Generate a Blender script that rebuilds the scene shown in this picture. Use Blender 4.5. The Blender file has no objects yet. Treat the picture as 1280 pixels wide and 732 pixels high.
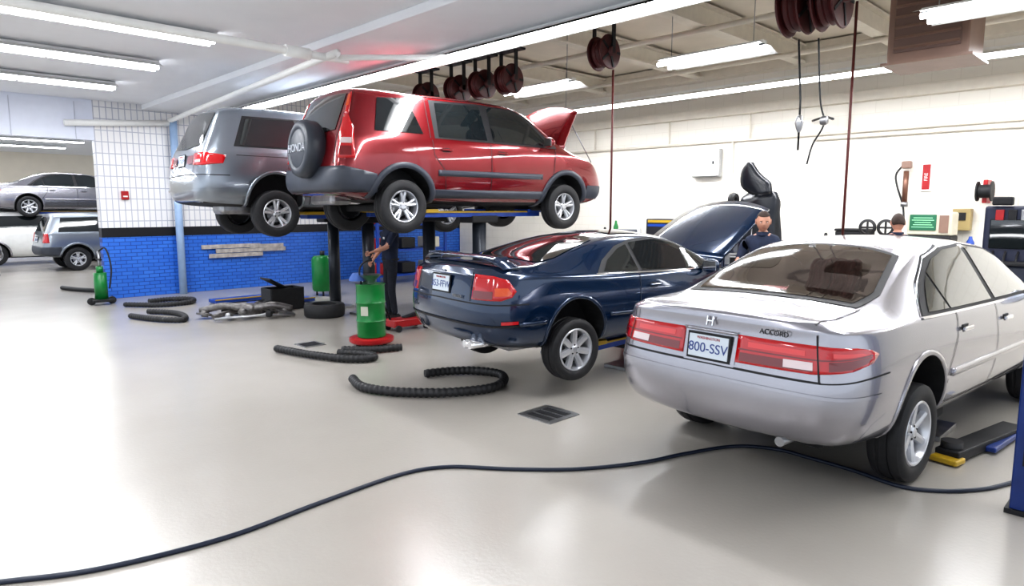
import bpy, bmesh, math, random
from mathutils import Vector, Matrix
from mathutils.bvhtree import BVHTree
random.seed(4)
PI=math.pi
scene=bpy.context.scene
COL=scene.collection
# ------------------------------------------------------------------ materials
def M(name,col,rough=.5,metal=0,coat=0,emit=0,noise=.0,nscale=8,spec=.5,bump=0,ecol=None):
    m=bpy.data.materials.new(name); m.use_nodes=True
    nt=m.node_tree; b=nt.nodes['Principled BSDF']
    c=(col[0],col[1],col[2],1)
    b.inputs['Base Color'].default_value=c
    b.inputs['Roughness'].default_value=rough
    b.inputs['Metallic'].default_value=metal
    b.inputs['Coat Weight'].default_value=coat
    b.inputs['Coat Roughness'].default_value=.03
    b.inputs['Specular IOR Level'].default_value=spec
    if emit:
        b.inputs['Emission Color'].default_value=(*(ecol or col),1)
        b.inputs['Emission Strength'].default_value=emit
    if noise or bump:
        tc=nt.nodes.new('ShaderNodeTexCoord'); n=nt.nodes.new('ShaderNodeTexNoise')
        n.inputs['Scale'].default_value=nscale; n.inputs['Detail'].default_value=4
        nt.links.new(tc.outputs['Object'],n.inputs['Vector'])
        if noise:
            r=nt.nodes.new('ShaderNodeValToRGB')
            r.color_ramp.elements[0].position=.3; r.color_ramp.elements[1].position=.7
            r.color_ramp.elements[0].color=tuple(x*(1-noise) for x in col[:3])+(1,)
            r.color_ramp.elements[1].color=tuple(min(1,x*(1+noise)) for x in col[:3])+(1,)
            nt.links.new(n.outputs['Fac'],r.inputs['Fac']); nt.links.new(r.outputs['Color'],b.inputs['Base Color'])
        if bump:
            bp=nt.nodes.new('ShaderNodeBump'); bp.inputs['Strength'].default_value=bump
            bp.inputs['Distance'].default_value=.02
            nt.links.new(n.outputs['Fac'],bp.inputs['Height']); nt.links.new(bp.outputs['Normal'],b.inputs['Normal'])
    return m
black=M('black_rubber',(.018,.018,.02),.55,noise=.2,nscale=20)
tyre_m=M('tyre_rubber',(.016,.016,.018),.6,noise=.15,nscale=30)
alloy=M('alloy_metal',(.60,.61,.64),.3,.7)
steel=M('steel',(.36,.36,.37),.35,.9,noise=.2)
chrome=M('chrome',(.8,.8,.82),.12,1)
dark=M('dark_underbody',(.014,.014,.016),.7,noise=.3)
gap_m=M('panel_gap',(.008,.008,.01),.6)
glass=M('tinted_glass',(.010,.014,.016),.03,0,1,spec=.8)
glass2=M('rear_glass',(.045,.036,.032),.05,0,1,spec=.8,noise=.45,nscale=3)
headr=M('headrest_through_glass',(.016,.011,.009),.08,0,1,spec=.8)
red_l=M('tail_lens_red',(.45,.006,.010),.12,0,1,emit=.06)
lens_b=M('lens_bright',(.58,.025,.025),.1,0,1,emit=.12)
dred_l=M('tail_lens_dark_red',(.16,.003,.006),.15,0,1)
amber_l=M('tail_lens_amber',(.65,.09,.02),.15,0,1)
clear_l=M('tail_lens_clear',(.68,.55,.55),.1,.2,1)
plate_m=M('plate_white',(.62,.68,.74),.4)
ptext=M('plate_blue_text',(.04,.07,.25),.5)
cladg=M('grey_cladding',(.050,.057,.075),.42,noise=.08)
white_p=M('white_paint',(.82,.82,.80),.5,noise=.03)
bluep=M('lift_blue',(.012,.06,.34),.35,noise=.15)
bluecol=M('column_dark_blue',(.006,.03,.17),.35,noise=.15)
yellow=M('lift_yellow',(.5,.32,.02),.4)
redp=M('red_paint',(.36,.010,.013),.35,noise=.1)
green=M('drum_green',(.006,.17,.035),.3,noise=.15,nscale=5)
tube_m=M('fluorescent_tube',(1,1,1),.5,emit=11,ecol=(.93,.96,1))
reel_m=M('hose_reel_maroon',(.065,.010,.010),.5,noise=.25)
maroonhose=M('maroon_hose',(.10,.016,.014),.5)
tan=M('tan_enamel',(.24,.15,.115),.45,noise=.1,nscale=3)
beige=M('beige_plastic',(.6,.56,.45),.5)
navy=M('navy_cloth',(.012,.019,.045),.85,noise=.25,nscale=15,bump=.3)
pants=M('dark_trousers',(.012,.014,.024),.85,noise=.25,nscale=15,bump=.3)
skin=M('skin',(.50,.25,.17),.5,noise=.08,nscale=10)
hair=M('dark_hair',(.035,.018,.012),.7,noise=.4,nscale=60)
# ------------------------------------------------------------------ helpers
def link(o,parent=None):
    COL.objects.link(o)
    if parent: o.parent=parent
    return o
def empty(name,loc=(0,0,0),yaw=0):
    e=bpy.data.objects.new(name,None); e.empty_display_size=.3
    e.location=loc; e.rotation_euler=(0,0,yaw); return link(e)
def mesh(name,V,F,mat,parent=None,smooth=False,mats=None,mi=None):
    me=bpy.data.meshes.new(name); me.from_pydata([tuple(v) for v in V],[],F)
    for m in (mats or [mat]): me.materials.append(m)
    if mi: me.polygons.foreach_set('material_index',mi)
    if smooth: me.polygons.foreach_set('use_smooth',[True]*len(me.polygons))
    me.update(); return link(bpy.data.objects.new(name,me),parent)
def apply_mods(o):
    dg=bpy.context.evaluated_depsgraph_get(); dg.update()
    me=bpy.data.meshes.new_from_object(o.evaluated_get(dg))
    o.modifiers.clear(); o.data=me; return o
def box(name,c,s,mat,parent=None,bevel=0,rot=(0,0,0)):
    bm=bmesh.new(); bmesh.ops.create_cube(bm,size=1)
    for v in bm.verts: v.co=Vector((v.co.x*s[0],v.co.y*s[1],v.co.z*s[2]))
    if bevel: bmesh.ops.bevel(bm,geom=bm.edges[:],offset=bevel,segments=2,affect='EDGES',profile=.5)
    me=bpy.data.meshes.new(name); bm.to_mesh(me); bm.free(); me.materials.append(mat)
    o=link(bpy.data.objects.new(name,me),parent); o.location=c; o.rotation_euler=rot; return o
def frame(d):
    d=d.normalized(); a=Vector((0,0,1)) if abs(d.z)<.9 else Vector((1,0,0))
    u=d.cross(a).normalized(); return u,u.cross(d)
def tube(name,pts,r,mat,parent=None,n=10,closed=False,caps=True,radii=None):
    P=[Vector(p) for p in pts]; V=[];F=[]
    pu=None
    for i,p in enumerate(P):
        d=(P[min(i+1,len(P)-1)]-P[max(i-1,0)])
        if d.length<1e-9: d=Vector((0,0,1))
        d.normalize()
        if pu is None: u,w=frame(d)
        else:
            u=(pu-d*pu.dot(d)).normalized(); 
        w=d.cross(u); pu=u
        rr=radii[i] if radii else r
        for k in range(n):
            a=2*PI*k/n; V.append(p+u*math.cos(a)*rr+w*math.sin(a)*rr)
    for i in range(len(P)-1):
        for k in range(n):
            F.append((i*n+k,i*n+(k+1)%n,(i+1)*n+(k+1)%n,(i+1)*n+k))
    if caps: F.append(tuple(range(n))[::-1]); F.append(tuple((len(P)-1)*n+k for k in range(n)))
    o=mesh(name,V,F,mat,parent,True)
    for pl in o.data.polygons:
        if len(pl.vertices)>4: pl.use_smooth=False
    return o
def cyl(name,p1,p2,r,mat,parent=None,n=20,r2=None):
    return tube(name,[p1,p2],r,mat,parent,n,radii=[r,r2 if r2 is not None else r])
def spline(pts,k=10):
    P=[Vector(p) for p in pts]; P=[2*P[0]-P[1]]+P+[2*P[-1]-P[-2]]; out=[]
    for i in range(1,len(P)-2):
        for j in range(k):
            t=j/k; a,b,c,d=P[i-1],P[i],P[i+1],P[i+2]
            out.append(.5*((2*b)+(c-a)*t+(2*a-5*b+4*c-d)*t*t+(3*b-a-3*c+d)*t**3))
    out.append(P[-2]); return out
def resample(P,step):
    out=[P[0].copy()]; acc=0
    for i in range(len(P)-1):
        a,b=P[i],P[i+1]; L=(b-a).length; s=step-acc
        while s<=L:
            out.append(a+(b-a)*(s/L)); s+=step
        acc=(acc+L)%step
    return out
def hose(name,pts,r=.047,mat=black):
    P=resample(spline(pts,14),.014); rad=[r*(1 if (i//2)%2 else .86) for i in range(len(P))]
    return tube(name,P,r,mat,None,12,radii=rad)
def lathe(name,prof,mat,parent=None,n=36,axis='Y',smooth=True):
    V=[];F=[];m=len(prof)
    for k in range(n):
        a=2*PI*k/n
        for r,h in prof:
            if axis=='Y': V.append((r*math.cos(a),h,r*math.sin(a)))
            elif axis=='Z': V.append((r*math.cos(a),r*math.sin(a),h))
            else: V.append((h,r*math.cos(a),r*math.sin(a)))
    for k in range(n):
        for j in range(m-1):
            k2=(k+1)%n; F.append((k*m+j,k*m+j+1,k2*m+j+1,k2*m+j))
    o=mesh(name,V,F,mat,parent,smooth)
    if smooth:
        md=o.modifiers.new('e','EDGE_SPLIT'); md.split_angle=math.radians(40)
    return o
def text(name,s,size,mat,parent,loc,rot,ext=.002,al='CENTER'):
    c=bpy.data.curves.new(name,'FONT'); c.body=s; c.size=size; c.extrude=ext; c.align_x=al; c.align_y='CENTER'
    c.materials.append(mat); o=link(bpy.data.objects.new(name,c),parent); o.location=loc; o.rotation_euler=rot; return o
# ------------------------------------------------------------------ vehicle builder
def itp(tab,x):
    if x<=tab[0][0]: return tab[0][1]
    for (a,b),(c,d) in zip(tab,tab[1:]):
        if x<=c: return b+(d-b)*(x-a)/(c-a)
    return tab[-1][1]
def make_wheel(name,parent,c,R,W,rim,N,side,style='single',wi=.05,wo=.035):
    e=bpy.data.objects.new(name,None); link(e,parent); e.location=c
    if side<0: e.rotation_euler=(0,0,PI)
    h=W/2
    lathe('tyre',[(rim-.01,h*.7),(rim+.015,h*.95),(rim+.05,h*1.02),(R-.03,h*.98),(R-.008,h*.85),(R,h*.6),(R,h*.35),(R-.008,h*.33),(R-.008,h*.27),(R,h*.25),(R,-.02),(R-.008,-.025),(R-.008,-.04),(R,-.045),(R,-h*.6),(R-.01,-h*.87),(R-.03,-h),(rim,-h)],tyre_m,e,48)
    lathe('rim',[(rim+.004,h*.86),(rim-.004,h*.93),(rim-.014,h*.9),(rim-.024,h*.6),(rim-.034,h*.1),(rim-.036,-h)],alloy,e,48)
    lathe('back_plate',[(.001,-.03),(rim-.034,-.03)],dark,e,32)
    lathe('brake_disc',[(.001,.0),(rim*.62,.0),(rim*.62,-.02)],steel,e,32)
    lathe('hub',[(.001,h*.72),(.028,h*.72),(.034,h*.66),(.058,h*.6),(.07,h*.35),(.07,-.0)],alloy,e,24)
    V=[];F=[]
    angs=[]
    for i in range(N):
        a=2*PI*i/N+PI/2
        if style=='double': angs+= [(a-.13,a-.17),(a+.13,a+.17)]
        else: angs.append((a,a))
    for a0,a1 in angs:
        r0,r1=.045,rim-.01; b=len(V)
        for (r,a,w,yf) in ((r0,a0,wi,h*.62),((r0+r1)/2,(a0+a1)/2,(wi+wo)/2,h*.72),(r1,a1,wo,h*.8)):
            cx,cz=r*math.cos(a),r*math.sin(a); tx,tz=-math.sin(a),math.cos(a)
            for s,y in ((-.5,yf-.035),(-.42,yf-.006),(0,yf),(.42,yf-.006),(.5,yf-.035)):
                V.append((cx+tx*w*s,y,cz+tz*w*s))
        for j in range(2):
            for k in range(4):
                F.append((b+j*5+k,b+j*5+k+1,b+j*5+6+k,b+j*5+5+k))
    mesh('spokes',V,F,alloy,e,False)
    for k in range(5):
        a=2*PI*k/5+.3; cyl('lug_%d'%k,(.045*math.cos(a),h*.5,.045*math.sin(a)),(.045*math.cos(a),h*.68,.045*math.sin(a)),.008,gap_m,e,6)
    return e
class Car:
    def __init__(s,name,loc,yaw,spec,paint,sx=1,sy=1,sz=1):
        s.root=empty(name,loc,yaw); s.sx,s.sy,s.sz=sx,sy,sz; s.spec=spec; s.paint=paint
        st=spec['st']; rdx=spec['rdx']; fdx=spec['fdx']; L=st[-1][0]
        rf=spec.get('rfade',.5); ff=spec.get('ffade',.5)
        rings=[]
        for q in st:
            x,zb,wl,zl,wm,zm,ws,zs,wt,ze,zc=q
            h=[(0,zb),(.8*wl,zb),(wl,zl),(wm,zm),(wm+(ws-wm)*.7,zm+(zs-zm)*.78),(ws,zs),(ws+(wt-ws)*.12,zs+(ze-zs)*.12),(ws+(wt-ws)*.86,zs+(ze-zs)*.88),(wt,ze),(.6*wt,zc-(zc-ze)*.35),(0,zc)]
            ring=[]
            for y,z in h:
                xx=x+itp(rdx,z)*max(0,1-x/rf)-itp(fdx,z)*max(0,1-(L-x)/ff)
                ring.append(Vector((xx*sx,y*sy,z*sz)))
            rings.append(ring)
        V=[];F=[];idx=[]
        for ring in rings:
            ids=[]
            for i,p in enumerate(ring):
                V.append(p); ids.append(len(V)-1)
            rs=[ids[0]]
            for i in range(1,10):
                V.append(Vector((ring[i].x,-ring[i].y,ring[i].z))); rs.append(len(V)-1)
            rs.append(ids[10]); idx.append((ids,rs))
        for a,b in zip(idx,idx[1:]):
            for i in range(10):
                F.append((a[0][i],b[0][i],b[0][i+1],a[0][i+1]))
                F.append((a[1][i],a[1][i+1],b[1][i+1],b[1][i]))
        for e,(ids,rs) in ((0,idx[0]),(1,idx[-1])):
            sg=-1 if e==0 else 1; bul=spec.get('bul',.035)
            m=[];c=[];mr=[]
            for i in range(1,10):
                p=V[ids[i]]
                V.append(Vector((p.x+sg*bul*.6,p.y*.72,p.z))); m.append(len(V)-1)
                V.append(Vector((p.x+sg*bul,0,p.z))); c.append(len(V)-1)
                V.append(Vector((p.x+sg*bul*.6,-p.y*.72,p.z))); mr.append(len(V)-1)
            fs=[]
            for i in range(8):
                fs.append((ids[i+1],ids[i+2],m[i+1],m[i])); fs.append((m[i],m[i+1],c[i+1],c[i]))
                fs.append((mr[i],mr[i+1],rs[i+2],rs[i+1])); fs.append((c[i],c[i+1],mr[i+1],mr[i]))
            fs+= [(ids[0],ids[1],m[0],c[0]),(ids[0],c[0],mr[0],rs[1]),(ids[10],c[8],m[8],ids[9]),(ids[10],rs[9],mr[8],c[8])]
            F+=fs
        o=mesh('body',V,F,paint,s.root,True)
        bm=bmesh.new(); bm.from_mesh(o.data); bmesh.ops.recalc_face_normals(bm,faces=bm.faces)
        bm.to_mesh(o.data); bm.free()
        md=o.modifiers.new('s','SUBSURF'); md.levels=2; md.render_levels=2
        apply_mods(o); s.body=o
        s.bvh=BVHTree.FromPolygons([v.co.copy() for v in o.data.vertices],[tuple(p.vertices) for p in o.data.polygons])
        s.wh=[]
        rr=spec['arch']; wv=max(q[4] for q in st)*sy
        bm=bmesh.new()
        for xw in spec['wheels']:
            s.wh.append((xw*sx,spec['archz']*sz,rr))
            for sd in (-1,1):
                mat=Matrix.Translation((xw*sx,sd*(wv-.05),spec['archz']*sz))@Matrix.Rotation(PI/2,4,'X')
                bmesh.ops.create_cone(bm,cap_ends=True,segments=40,radius1=rr,radius2=rr,depth=.5,matrix=mat)
        cm=bpy.data.meshes.new('cut'); bm.to_mesh(cm); bm.free(); cut=bpy.data.objects.new('cut',cm); COL.objects.link(cut); cut.parent=s.root
        bpy.context.view_layer.update()
        b=o.modifiers.new('b','BOOLEAN'); b.operation='DIFFERENCE'; b.object=cut; b.solver='EXACT'
        apply_mods(o); bpy.data.objects.remove(cut)
        o.data.materials.clear(); o.data.materials.append(paint); o.data.materials.append(dark)
        for p in o.data.polygons:
            c=p.center; k=0
            for xw,zw,r in s.wh:
                if (c.x-xw)**2+(c.z-zw)**2<(r*1.004)**2 and abs(c.y)>wv-.32: k=1
            if p.normal.z<-.9 and c.z<.4: k=1
            p.material_index=k; p.use_smooth=(k==0)
    def ray(s,mode,u,v):
        sx,sy,sz=s.sx,s.sy,s.sz
        if mode=='R': o,d=Vector((u*sx,-3,v*sz)),Vector((0,1,0))
        elif mode=='L': o,d=Vector((u*sx,3,v*sz)),Vector((0,-1,0))
        elif mode=='B': o,d=Vector((-3,u*sy,v*sz)),Vector((1,0,0))
        elif mode=='F': o,d=Vector((9,u*sy,v*sz)),Vector((-1,0,0))
        elif mode=='T': o,d=Vector((u*sx,v*sy,5)),Vector((0,0,-1))
        elif mode=='P':
            a=math.radians(u); d=Vector((math.cos(a),-math.sin(a),0)); o=Vector((.9*sx,0,v*sz))-d*4
        h=s.bvh.ray_cast(o,d)
        if h[0] is None: return None
        n=h[1]
        if n.dot(d)>0: n=-n
        return h[0],n
    def _fin(s,name,bm,mode,mat,off,thick,clip):
        dead=[]
        nm={}
        for v in bm.verts:
            r=s.ray(mode,v.co.x,v.co.y)
            if r is None: dead.append(v); continue
            nm[v]=r[1]; v.co=r[0]+r[1]*off
        if dead: bmesh.ops.delete(bm,geom=dead,context='VERTS')
        if clip and mode in 'RL':
            df=[f for f in bm.faces if any((f.calc_center_median().x-x)**2+(f.calc_center_median().z-z)**2<(r+.01)**2 for x,z,r in s.wh)]
            bmesh.ops.delete(bm,geom=df,context='FACES')
        bm.normal_update()
        fl=[f for f in bm.faces if f.normal.dot(sum((nm.get(v,Vector()) for v in f.verts),Vector()))<0]
        bmesh.ops.reverse_faces(bm,faces=fl)
        if thick:
            be=[e for e in bm.edges if len(e.link_faces)==1]
            r=bmesh.ops.extrude_edge_only(bm,edges=be)
            for v in r['geom']:
                if isinstance(v,bmesh.types.BMVert):
                    h=s.bvh.find_nearest(v.co)
                    v.co=h[0]-(v.co-h[0])*.3
        me=bpy.data.meshes.new(name); bm.to_mesh(me); bm.free(); me.materials.append(mat)
        me.polygons.foreach_set('use_smooth',[True]*len(me.polygons))
        return link(bpy.data.objects.new(name,me),s.root)
    def panel(s,name,mode,pts,mat,off=.005,step=.05,thick=False,clip=True,both=False):
        if both:
            if mode=='R': s.panel(name,'L',pts,mat,off,step,thick,clip)
            elif mode=='P': s.panel(name,'P',[(-a,b) for a,b in pts],mat,off,step,thick,clip)
            elif mode=='B': s.panel(name,'B',[(-a,b) for a,b in pts],mat,off,step,thick,clip)
        bm=bmesh.new(); vs=[bm.verts.new((a,b,0)) for a,b in pts]; bm.faces.new(vs)
        bmesh.ops.triangulate(bm,faces=bm.faces[:])
        us=[a for a,b in pts]; vv=[b for a,b in pts]
        su=step if mode!='P' else 3.0
        def cuts(lo,hi,st,ax):
            n=max(1,int((hi-lo)/st))
            for i in range(1,n+1):
                c=lo+(hi-lo)*i/(n+1)
                bmesh.ops.bisect_plane(bm,geom=bm.verts[:]+bm.edges[:]+bm.faces[:],dist=1e-6,plane_co=(c,0,0) if ax==0 else (0,c,0),plane_no=(1,0,0) if ax==0 else (0,1,0))
        cuts(min(us),max(us),su,0); cuts(min(vv),max(vv),step,1)
        return s._fin(name,bm,mode,mat,off,thick,clip)
    def strip(s,name,mode,pts,w,mat,off=.004,both=False,closed=False,thick=False,clip=True):
        if both:
            if mode=='R': s.strip(name,'L',pts,w,mat,off,False,closed,thick,clip)
            elif mode in 'PB': s.strip(name,mode,[(-a,b) for a,b in pts],w,mat,off,False,closed,thick,clip)
        k=57.0 if mode=='P' else 1.0   # degrees -> ~metres at radius 1
        P=[Vector((a/k,b,0)) for a,b in pts]
        if closed: P.append(P[0].copy())
        Q=[]
        for a,b in zip(P,P[1:]):
            n=max(1,int((b-a).length/.04))
            for i in range(n): Q.append(a+(b-a)*i/n)
        Q.append(P[-1])
        bm=bmesh.new(); rows=[]
        for i,p in enumerate(Q):
            d=(Q[min(i+1,len(Q)-1)]-Q[max(i-1,0)]).normalized(); n=Vector((-d.y,d.x,0))*w/2
            a=p+n; b=p-n; rows.append((bm.verts.new((a.x*k,a.y,0)),bm.verts.new((b.x*k,b.y,0))))
        for r,q in zip(rows,rows[1:]): bm.faces.new((r[0],q[0],q[1],r[1]))
        return s._fin(name,bm,mode,mat,off,thick,clip)
    def arches(s,mat,w=.035,off=.012,lo=-20):
        for i,(xw,zw,r) in enumerate(s.wh):
            for md in 'RL':
                bm=bmesh.new(); rows=[]
                for k in range(41):
                    a=math.radians(lo+(180-2*lo)*k/40)
                    row=[bm.verts.new(((xw+math.cos(a)*q)/s.sx,(zw+math.sin(a)*q)/s.sz,0)) for q in (r-.004,r+w*.5,r+w)]
                    rows.append(row)
                for p,q in zip(rows,rows[1:]):
                    for j in range(2): bm.faces.new((p[j],q[j],q[j+1],p[j+1]))
                s._fin('wheel_arch_%d%s'%(i,md),bm,md,mat,off,True,False)
    def wheelset(s,z,R,W,rim,N,style='single',wi=.05,wo=.035,track=None):
        wv=track or (max(q[4] for q in s.spec['st'])*s.sy-.03-W/2)
        for i,(xw,_,_) in enumerate(s.wh):
            for sd in (-1,1): make_wheel('wheel_%d%s'%(i,'R' if sd<0 else 'L'),s.root,(xw,sd*wv,z),R,W,rim,N,sd,style,wi,wo)
            cyl('axle_%d'%i,(xw,-wv+.02,z),(xw,wv-.02,z),.04,dark,s.root,12)
    def plate(s,y,z,w,h,txt,tilt=.1):
        p,n=s.ray('B',y,z)
        e=bpy.data.objects.new('licence_plate',None); link(e,s.root); e.location=p+Vector((-.015,0,0)); e.rotation_euler=(0,tilt,0)
        box('plate_surround',(.006,0,0),(.01,w+.03,h+.03),gap_m,e,.003)
        box('plate_face',(0,0,0),(.01,w,h),plate_m,e,.003)
        text('plate_text',txt,h*.6,ptext,e,(-.0065,0,-h*.08),(PI/2,0,-PI/2),.001)
        text('plate_state','WASHINGTON',h*.17,redp,e,(-.0065,0,h*.36),(PI/2,0,-PI/2),.001)
    def mirror(s,x,z,mat):
        for sd,md in ((-1,'R'),(1,'L')):
            p,n=s.ray(md,x,z)
            bm=bmesh.new(); bmesh.ops.create_icosphere(bm,subdivisions=3,radius=1)
            for v in bm.verts:
                c=v.co; 
                v.co=Vector((max(c.x,-.35)*.075,c.y*.11,c.z*.075))
            me=bpy.data.meshes.new('mirror'); bm.to_mesh(me); bm.free(); me.materials.append(mat)
            me.polygons.foreach_set('use_smooth',[True]*len(me.polygons))
            o=link(bpy.data.objects.new('door_mirror_'+md,me),s.root); o.location=p+Vector((0,sd*.13,.03))
            cyl('mirror_arm_'+md,p,p+Vector((0,sd*.06,.02)),.025,gap_m,s.root,8)
            box('mirror_glass_'+md,p+Vector((-.028,sd*.13,.03)),(.004,.17,.105),chrome,s.root,.002)
    def handles(s,pts,mat):
        for i,(x,z) in enumerate(pts):
            for sd,md in ((-1,'R'),(1,'L')):
                p,n=s.ray(md,x,z)
                box('door_handle_%d%s'%(i,md),p+Vector((0,sd*.022,0)),(.17,.022,.03),mat,s.root,.008)
                box('handle_cup_%d%s'%(i,md),p+Vector((0,sd*.0,-.002)),(.11,.008,.055),gap_m,s.root,.003)
SEDAN=dict(wheels=(1.03,3.80),arch=.385,archz=.36,bul=.06,
 rdx=[(.2,.16),(.34,.05),(.5,0),(.62,.0),(.68,.045),(.78,.065),(.93,.08),(1.0,.065),(1.05,.09),(1.1,.16)],fdx=[(.2,.1),(.35,0),(.6,.03),(.8,.12)],
 st=[(0,.30,.60,.35,.68,.56,.635,.975,.56,1.02,1.05),(.045,.27,.765,.33,.81,.58,.74,.98,.64,1.035,1.068),
 (.18,.25,.845,.31,.888,.60,.80,.968,.66,1.037,1.072),(.46,.23,.86,.29,.908,.62,.835,.965,.66,1.045,1.08),(.64,.2,.86,.28,.91,.62,.85,.965,.665,1.055,1.09),
 (.82,.2,.86,.28,.91,.62,.855,.965,.655,1.12,1.15),(1.15,.18,.86,.27,.91,.62,.86,.96,.61,1.265,1.30),(1.45,.18,.86,.27,.91,.62,.865,.955,.585,1.37,1.41),
 (1.7,.18,.86,.27,.91,.62,.865,.95,.575,1.41,1.45),(2.25,.18,.86,.27,.91,.62,.865,.94,.58,1.42,1.465),(2.75,.18,.86,.27,.91,.62,.86,.93,.585,1.39,1.435),
 (3.0,.18,.86,.27,.91,.62,.855,.93,.60,1.34,1.385),(3.4,.18,.86,.27,.91,.62,.85,.92,.665,1.13,1.165),(3.7,.18,.86,.27,.91,.62,.84,.90,.71,.965,.99),
 (3.88,.18,.86,.27,.91,.62,.83,.88,.69,.92,.945),(4.3,.2,.84,.28,.89,.6,.79,.82,.62,.855,.88),(4.55,.22,.78,.3,.82,.55,.71,.75,.56,.785,.8),(4.69,.24,.68,.32,.72,.5,.62,.66,.5,.7,.72),(4.75,.26,.6,.33,.64,.48,.56,.62,.46,.65,.67)])
COUPE=dict(wheels=(.99,3.52),arch=.36,archz=.33,bul=.06,
 rdx=[(.2,.2),(.34,.06),(.46,0),(.66,.0),(.71,.05),(.9,.06),(1.0,.12)],fdx=[(.2,.08),(.35,0),(.6,.05)],
 st=[(0,.30,.58,.34,.66,.54,.62,.93,.54,.985,1.01),(.06,.27,.75,.32,.785,.56,.72,.945,.61,1.01,1.035),(.2,.25,.825,.3,.86,.57,.79,.945,.65,1.015,1.04),
 (.5,.22,.84,.28,.88,.58,.82,.93,.66,1.005,1.035),(.68,.2,.84,.27,.8825,.58,.83,.92,.66,1.01,1.04),(.85,.2,.84,.27,.8825,.57,.83,.91,.64,1.05,1.08),(1.2,.18,.84,.26,.8825,.56,.83,.885,.595,1.145,1.18),
 (1.55,.18,.84,.26,.8825,.56,.835,.87,.565,1.215,1.26),(1.9,.18,.84,.26,.8825,.56,.835,.86,.56,1.245,1.30),(2.3,.18,.84,.26,.8825,.56,.835,.855,.56,1.25,1.305),(2.55,.18,.84,.26,.8825,.56,.83,.85,.57,1.215,1.265),
 (2.8,.18,.84,.26,.8825,.56,.825,.845,.61,1.12,1.16),(3.12,.18,.84,.26,.8825,.56,.82,.835,.67,.965,.99),(3.32,.18,.84,.26,.8825,.56,.81,.82,.69,.87,.895),(3.5,.18,.84,.26,.88,.55,.80,.80,.67,.835,.86),
 (3.9,.2,.82,.27,.86,.52,.76,.74,.62,.775,.80),(4.2,.22,.76,.28,.79,.48,.7,.67,.56,.70,.72),(4.38,.24,.65,.3,.69,.44,.6,.6,.5,.63,.64),(4.44,.26,.56,.31,.6,.43,.54,.56,.46,.59,.6)])
SUV=dict(wheels=(.86,3.49),arch=.41,archz=.36,rfade=.9,
 rdx=[(.4,.10),(.5,.0),(.68,.0),(.74,.07),(1.05,.10),(1.65,.36)],fdx=[(.35,.06),(.5,0),(.7,.02),(.9,.1)],
 st=[(0,.44,.68,.48,.76,.60,.75,1.06,.62,1.60,1.645),(.05,.42,.80,.46,.86,.62,.83,1.06,.655,1.60,1.66),(.18,.40,.84,.45,.89,.65,.86,1.06,.67,1.605,1.67),(.5,.36,.84,.43,.893,.68,.87,1.06,.675,1.61,1.68),
 (.9,.33,.84,.42,.893,.68,.872,1.055,.675,1.61,1.68),(1.5,.3,.84,.4,.893,.68,.872,1.05,.675,1.62,1.69),(2.2,.3,.84,.4,.893,.68,.872,1.04,.675,1.62,1.69),(2.65,.3,.84,.4,.893,.68,.87,1.04,.67,1.60,1.665),
 (2.9,.3,.84,.4,.893,.68,.868,1.03,.68,1.52,1.58),(3.25,.3,.84,.4,.893,.68,.865,1.03,.73,1.27,1.31),(3.55,.3,.84,.4,.893,.68,.86,1.02,.77,1.085,1.115),(3.72,.3,.84,.4,.893,.68,.85,1.0,.75,1.045,1.07),
 (4.05,.32,.82,.41,.87,.66,.81,.95,.68,.99,1.01),(4.28,.35,.76,.43,.80,.62,.74,.87,.6,.91,.93),(4.38,.38,.66,.45,.7,.6,.65,.78,.54,.83,.85),(4.42,.4,.58,.46,.62,.58,.58,.74,.48,.79,.80)])
VAN=dict(wheels=(1.05,4.05),arch=.40,archz=.34,rfade=1.0,
 rdx=[(.25,.10),(.4,.02),(.55,0),(.66,.0),(.72,.05),(1.0,.08),(1.7,.42)],fdx=[(.3,.06),(.5,0),(.9,.15)],
 st=[(0,.33,.72,.38,.80,.56,.80,1.02,.62,1.60,1.66),(.05,.30,.86,.36,.92,.58,.88,1.02,.67,1.62,1.69),(.2,.28,.90,.34,.955,.60,.92,1.02,.70,1.64,1.72),(.5,.26,.90,.33,.96,.62,.93,1.02,.71,1.65,1.735),
 (1.0,.22,.90,.31,.96,.62,.935,1.02,.71,1.66,1.74),(2.0,.2,.90,.3,.96,.62,.935,1.0,.71,1.66,1.745),(3.0,.2,.90,.3,.96,.62,.93,.98,.70,1.63,1.71),(3.4,.2,.90,.3,.96,.62,.925,.97,.70,1.56,1.62),
 (3.8,.2,.90,.3,.96,.62,.92,.97,.76,1.32,1.37),(4.2,.2,.90,.3,.955,.62,.90,.96,.79,1.09,1.12),(4.4,.2,.89,.3,.94,.6,.88,.94,.76,1.02,1.05),(4.8,.24,.84,.32,.88,.58,.80,.86,.66,.91,.94),(5.02,.27,.76,.34,.79,.54,.7,.76,.58,.8,.83),(5.1,.3,.66,.36,.7,.52,.62,.7,.52,.74,.76)])
silver=M('silver_paint',(.375,.37,.405),.27,.85,.8,noise=.02)
silver2=M('silver_blue_paint',(.27,.30,.34),.28,.8,.8,noise=.02)
redpaint=M('red_car_paint',(.19,.003,.008),.25,.4,1,noise=.03)
bluepaint=M('dark_blue_paint',(.003,.020,.060),.18,.4,1,noise=.05)

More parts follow.
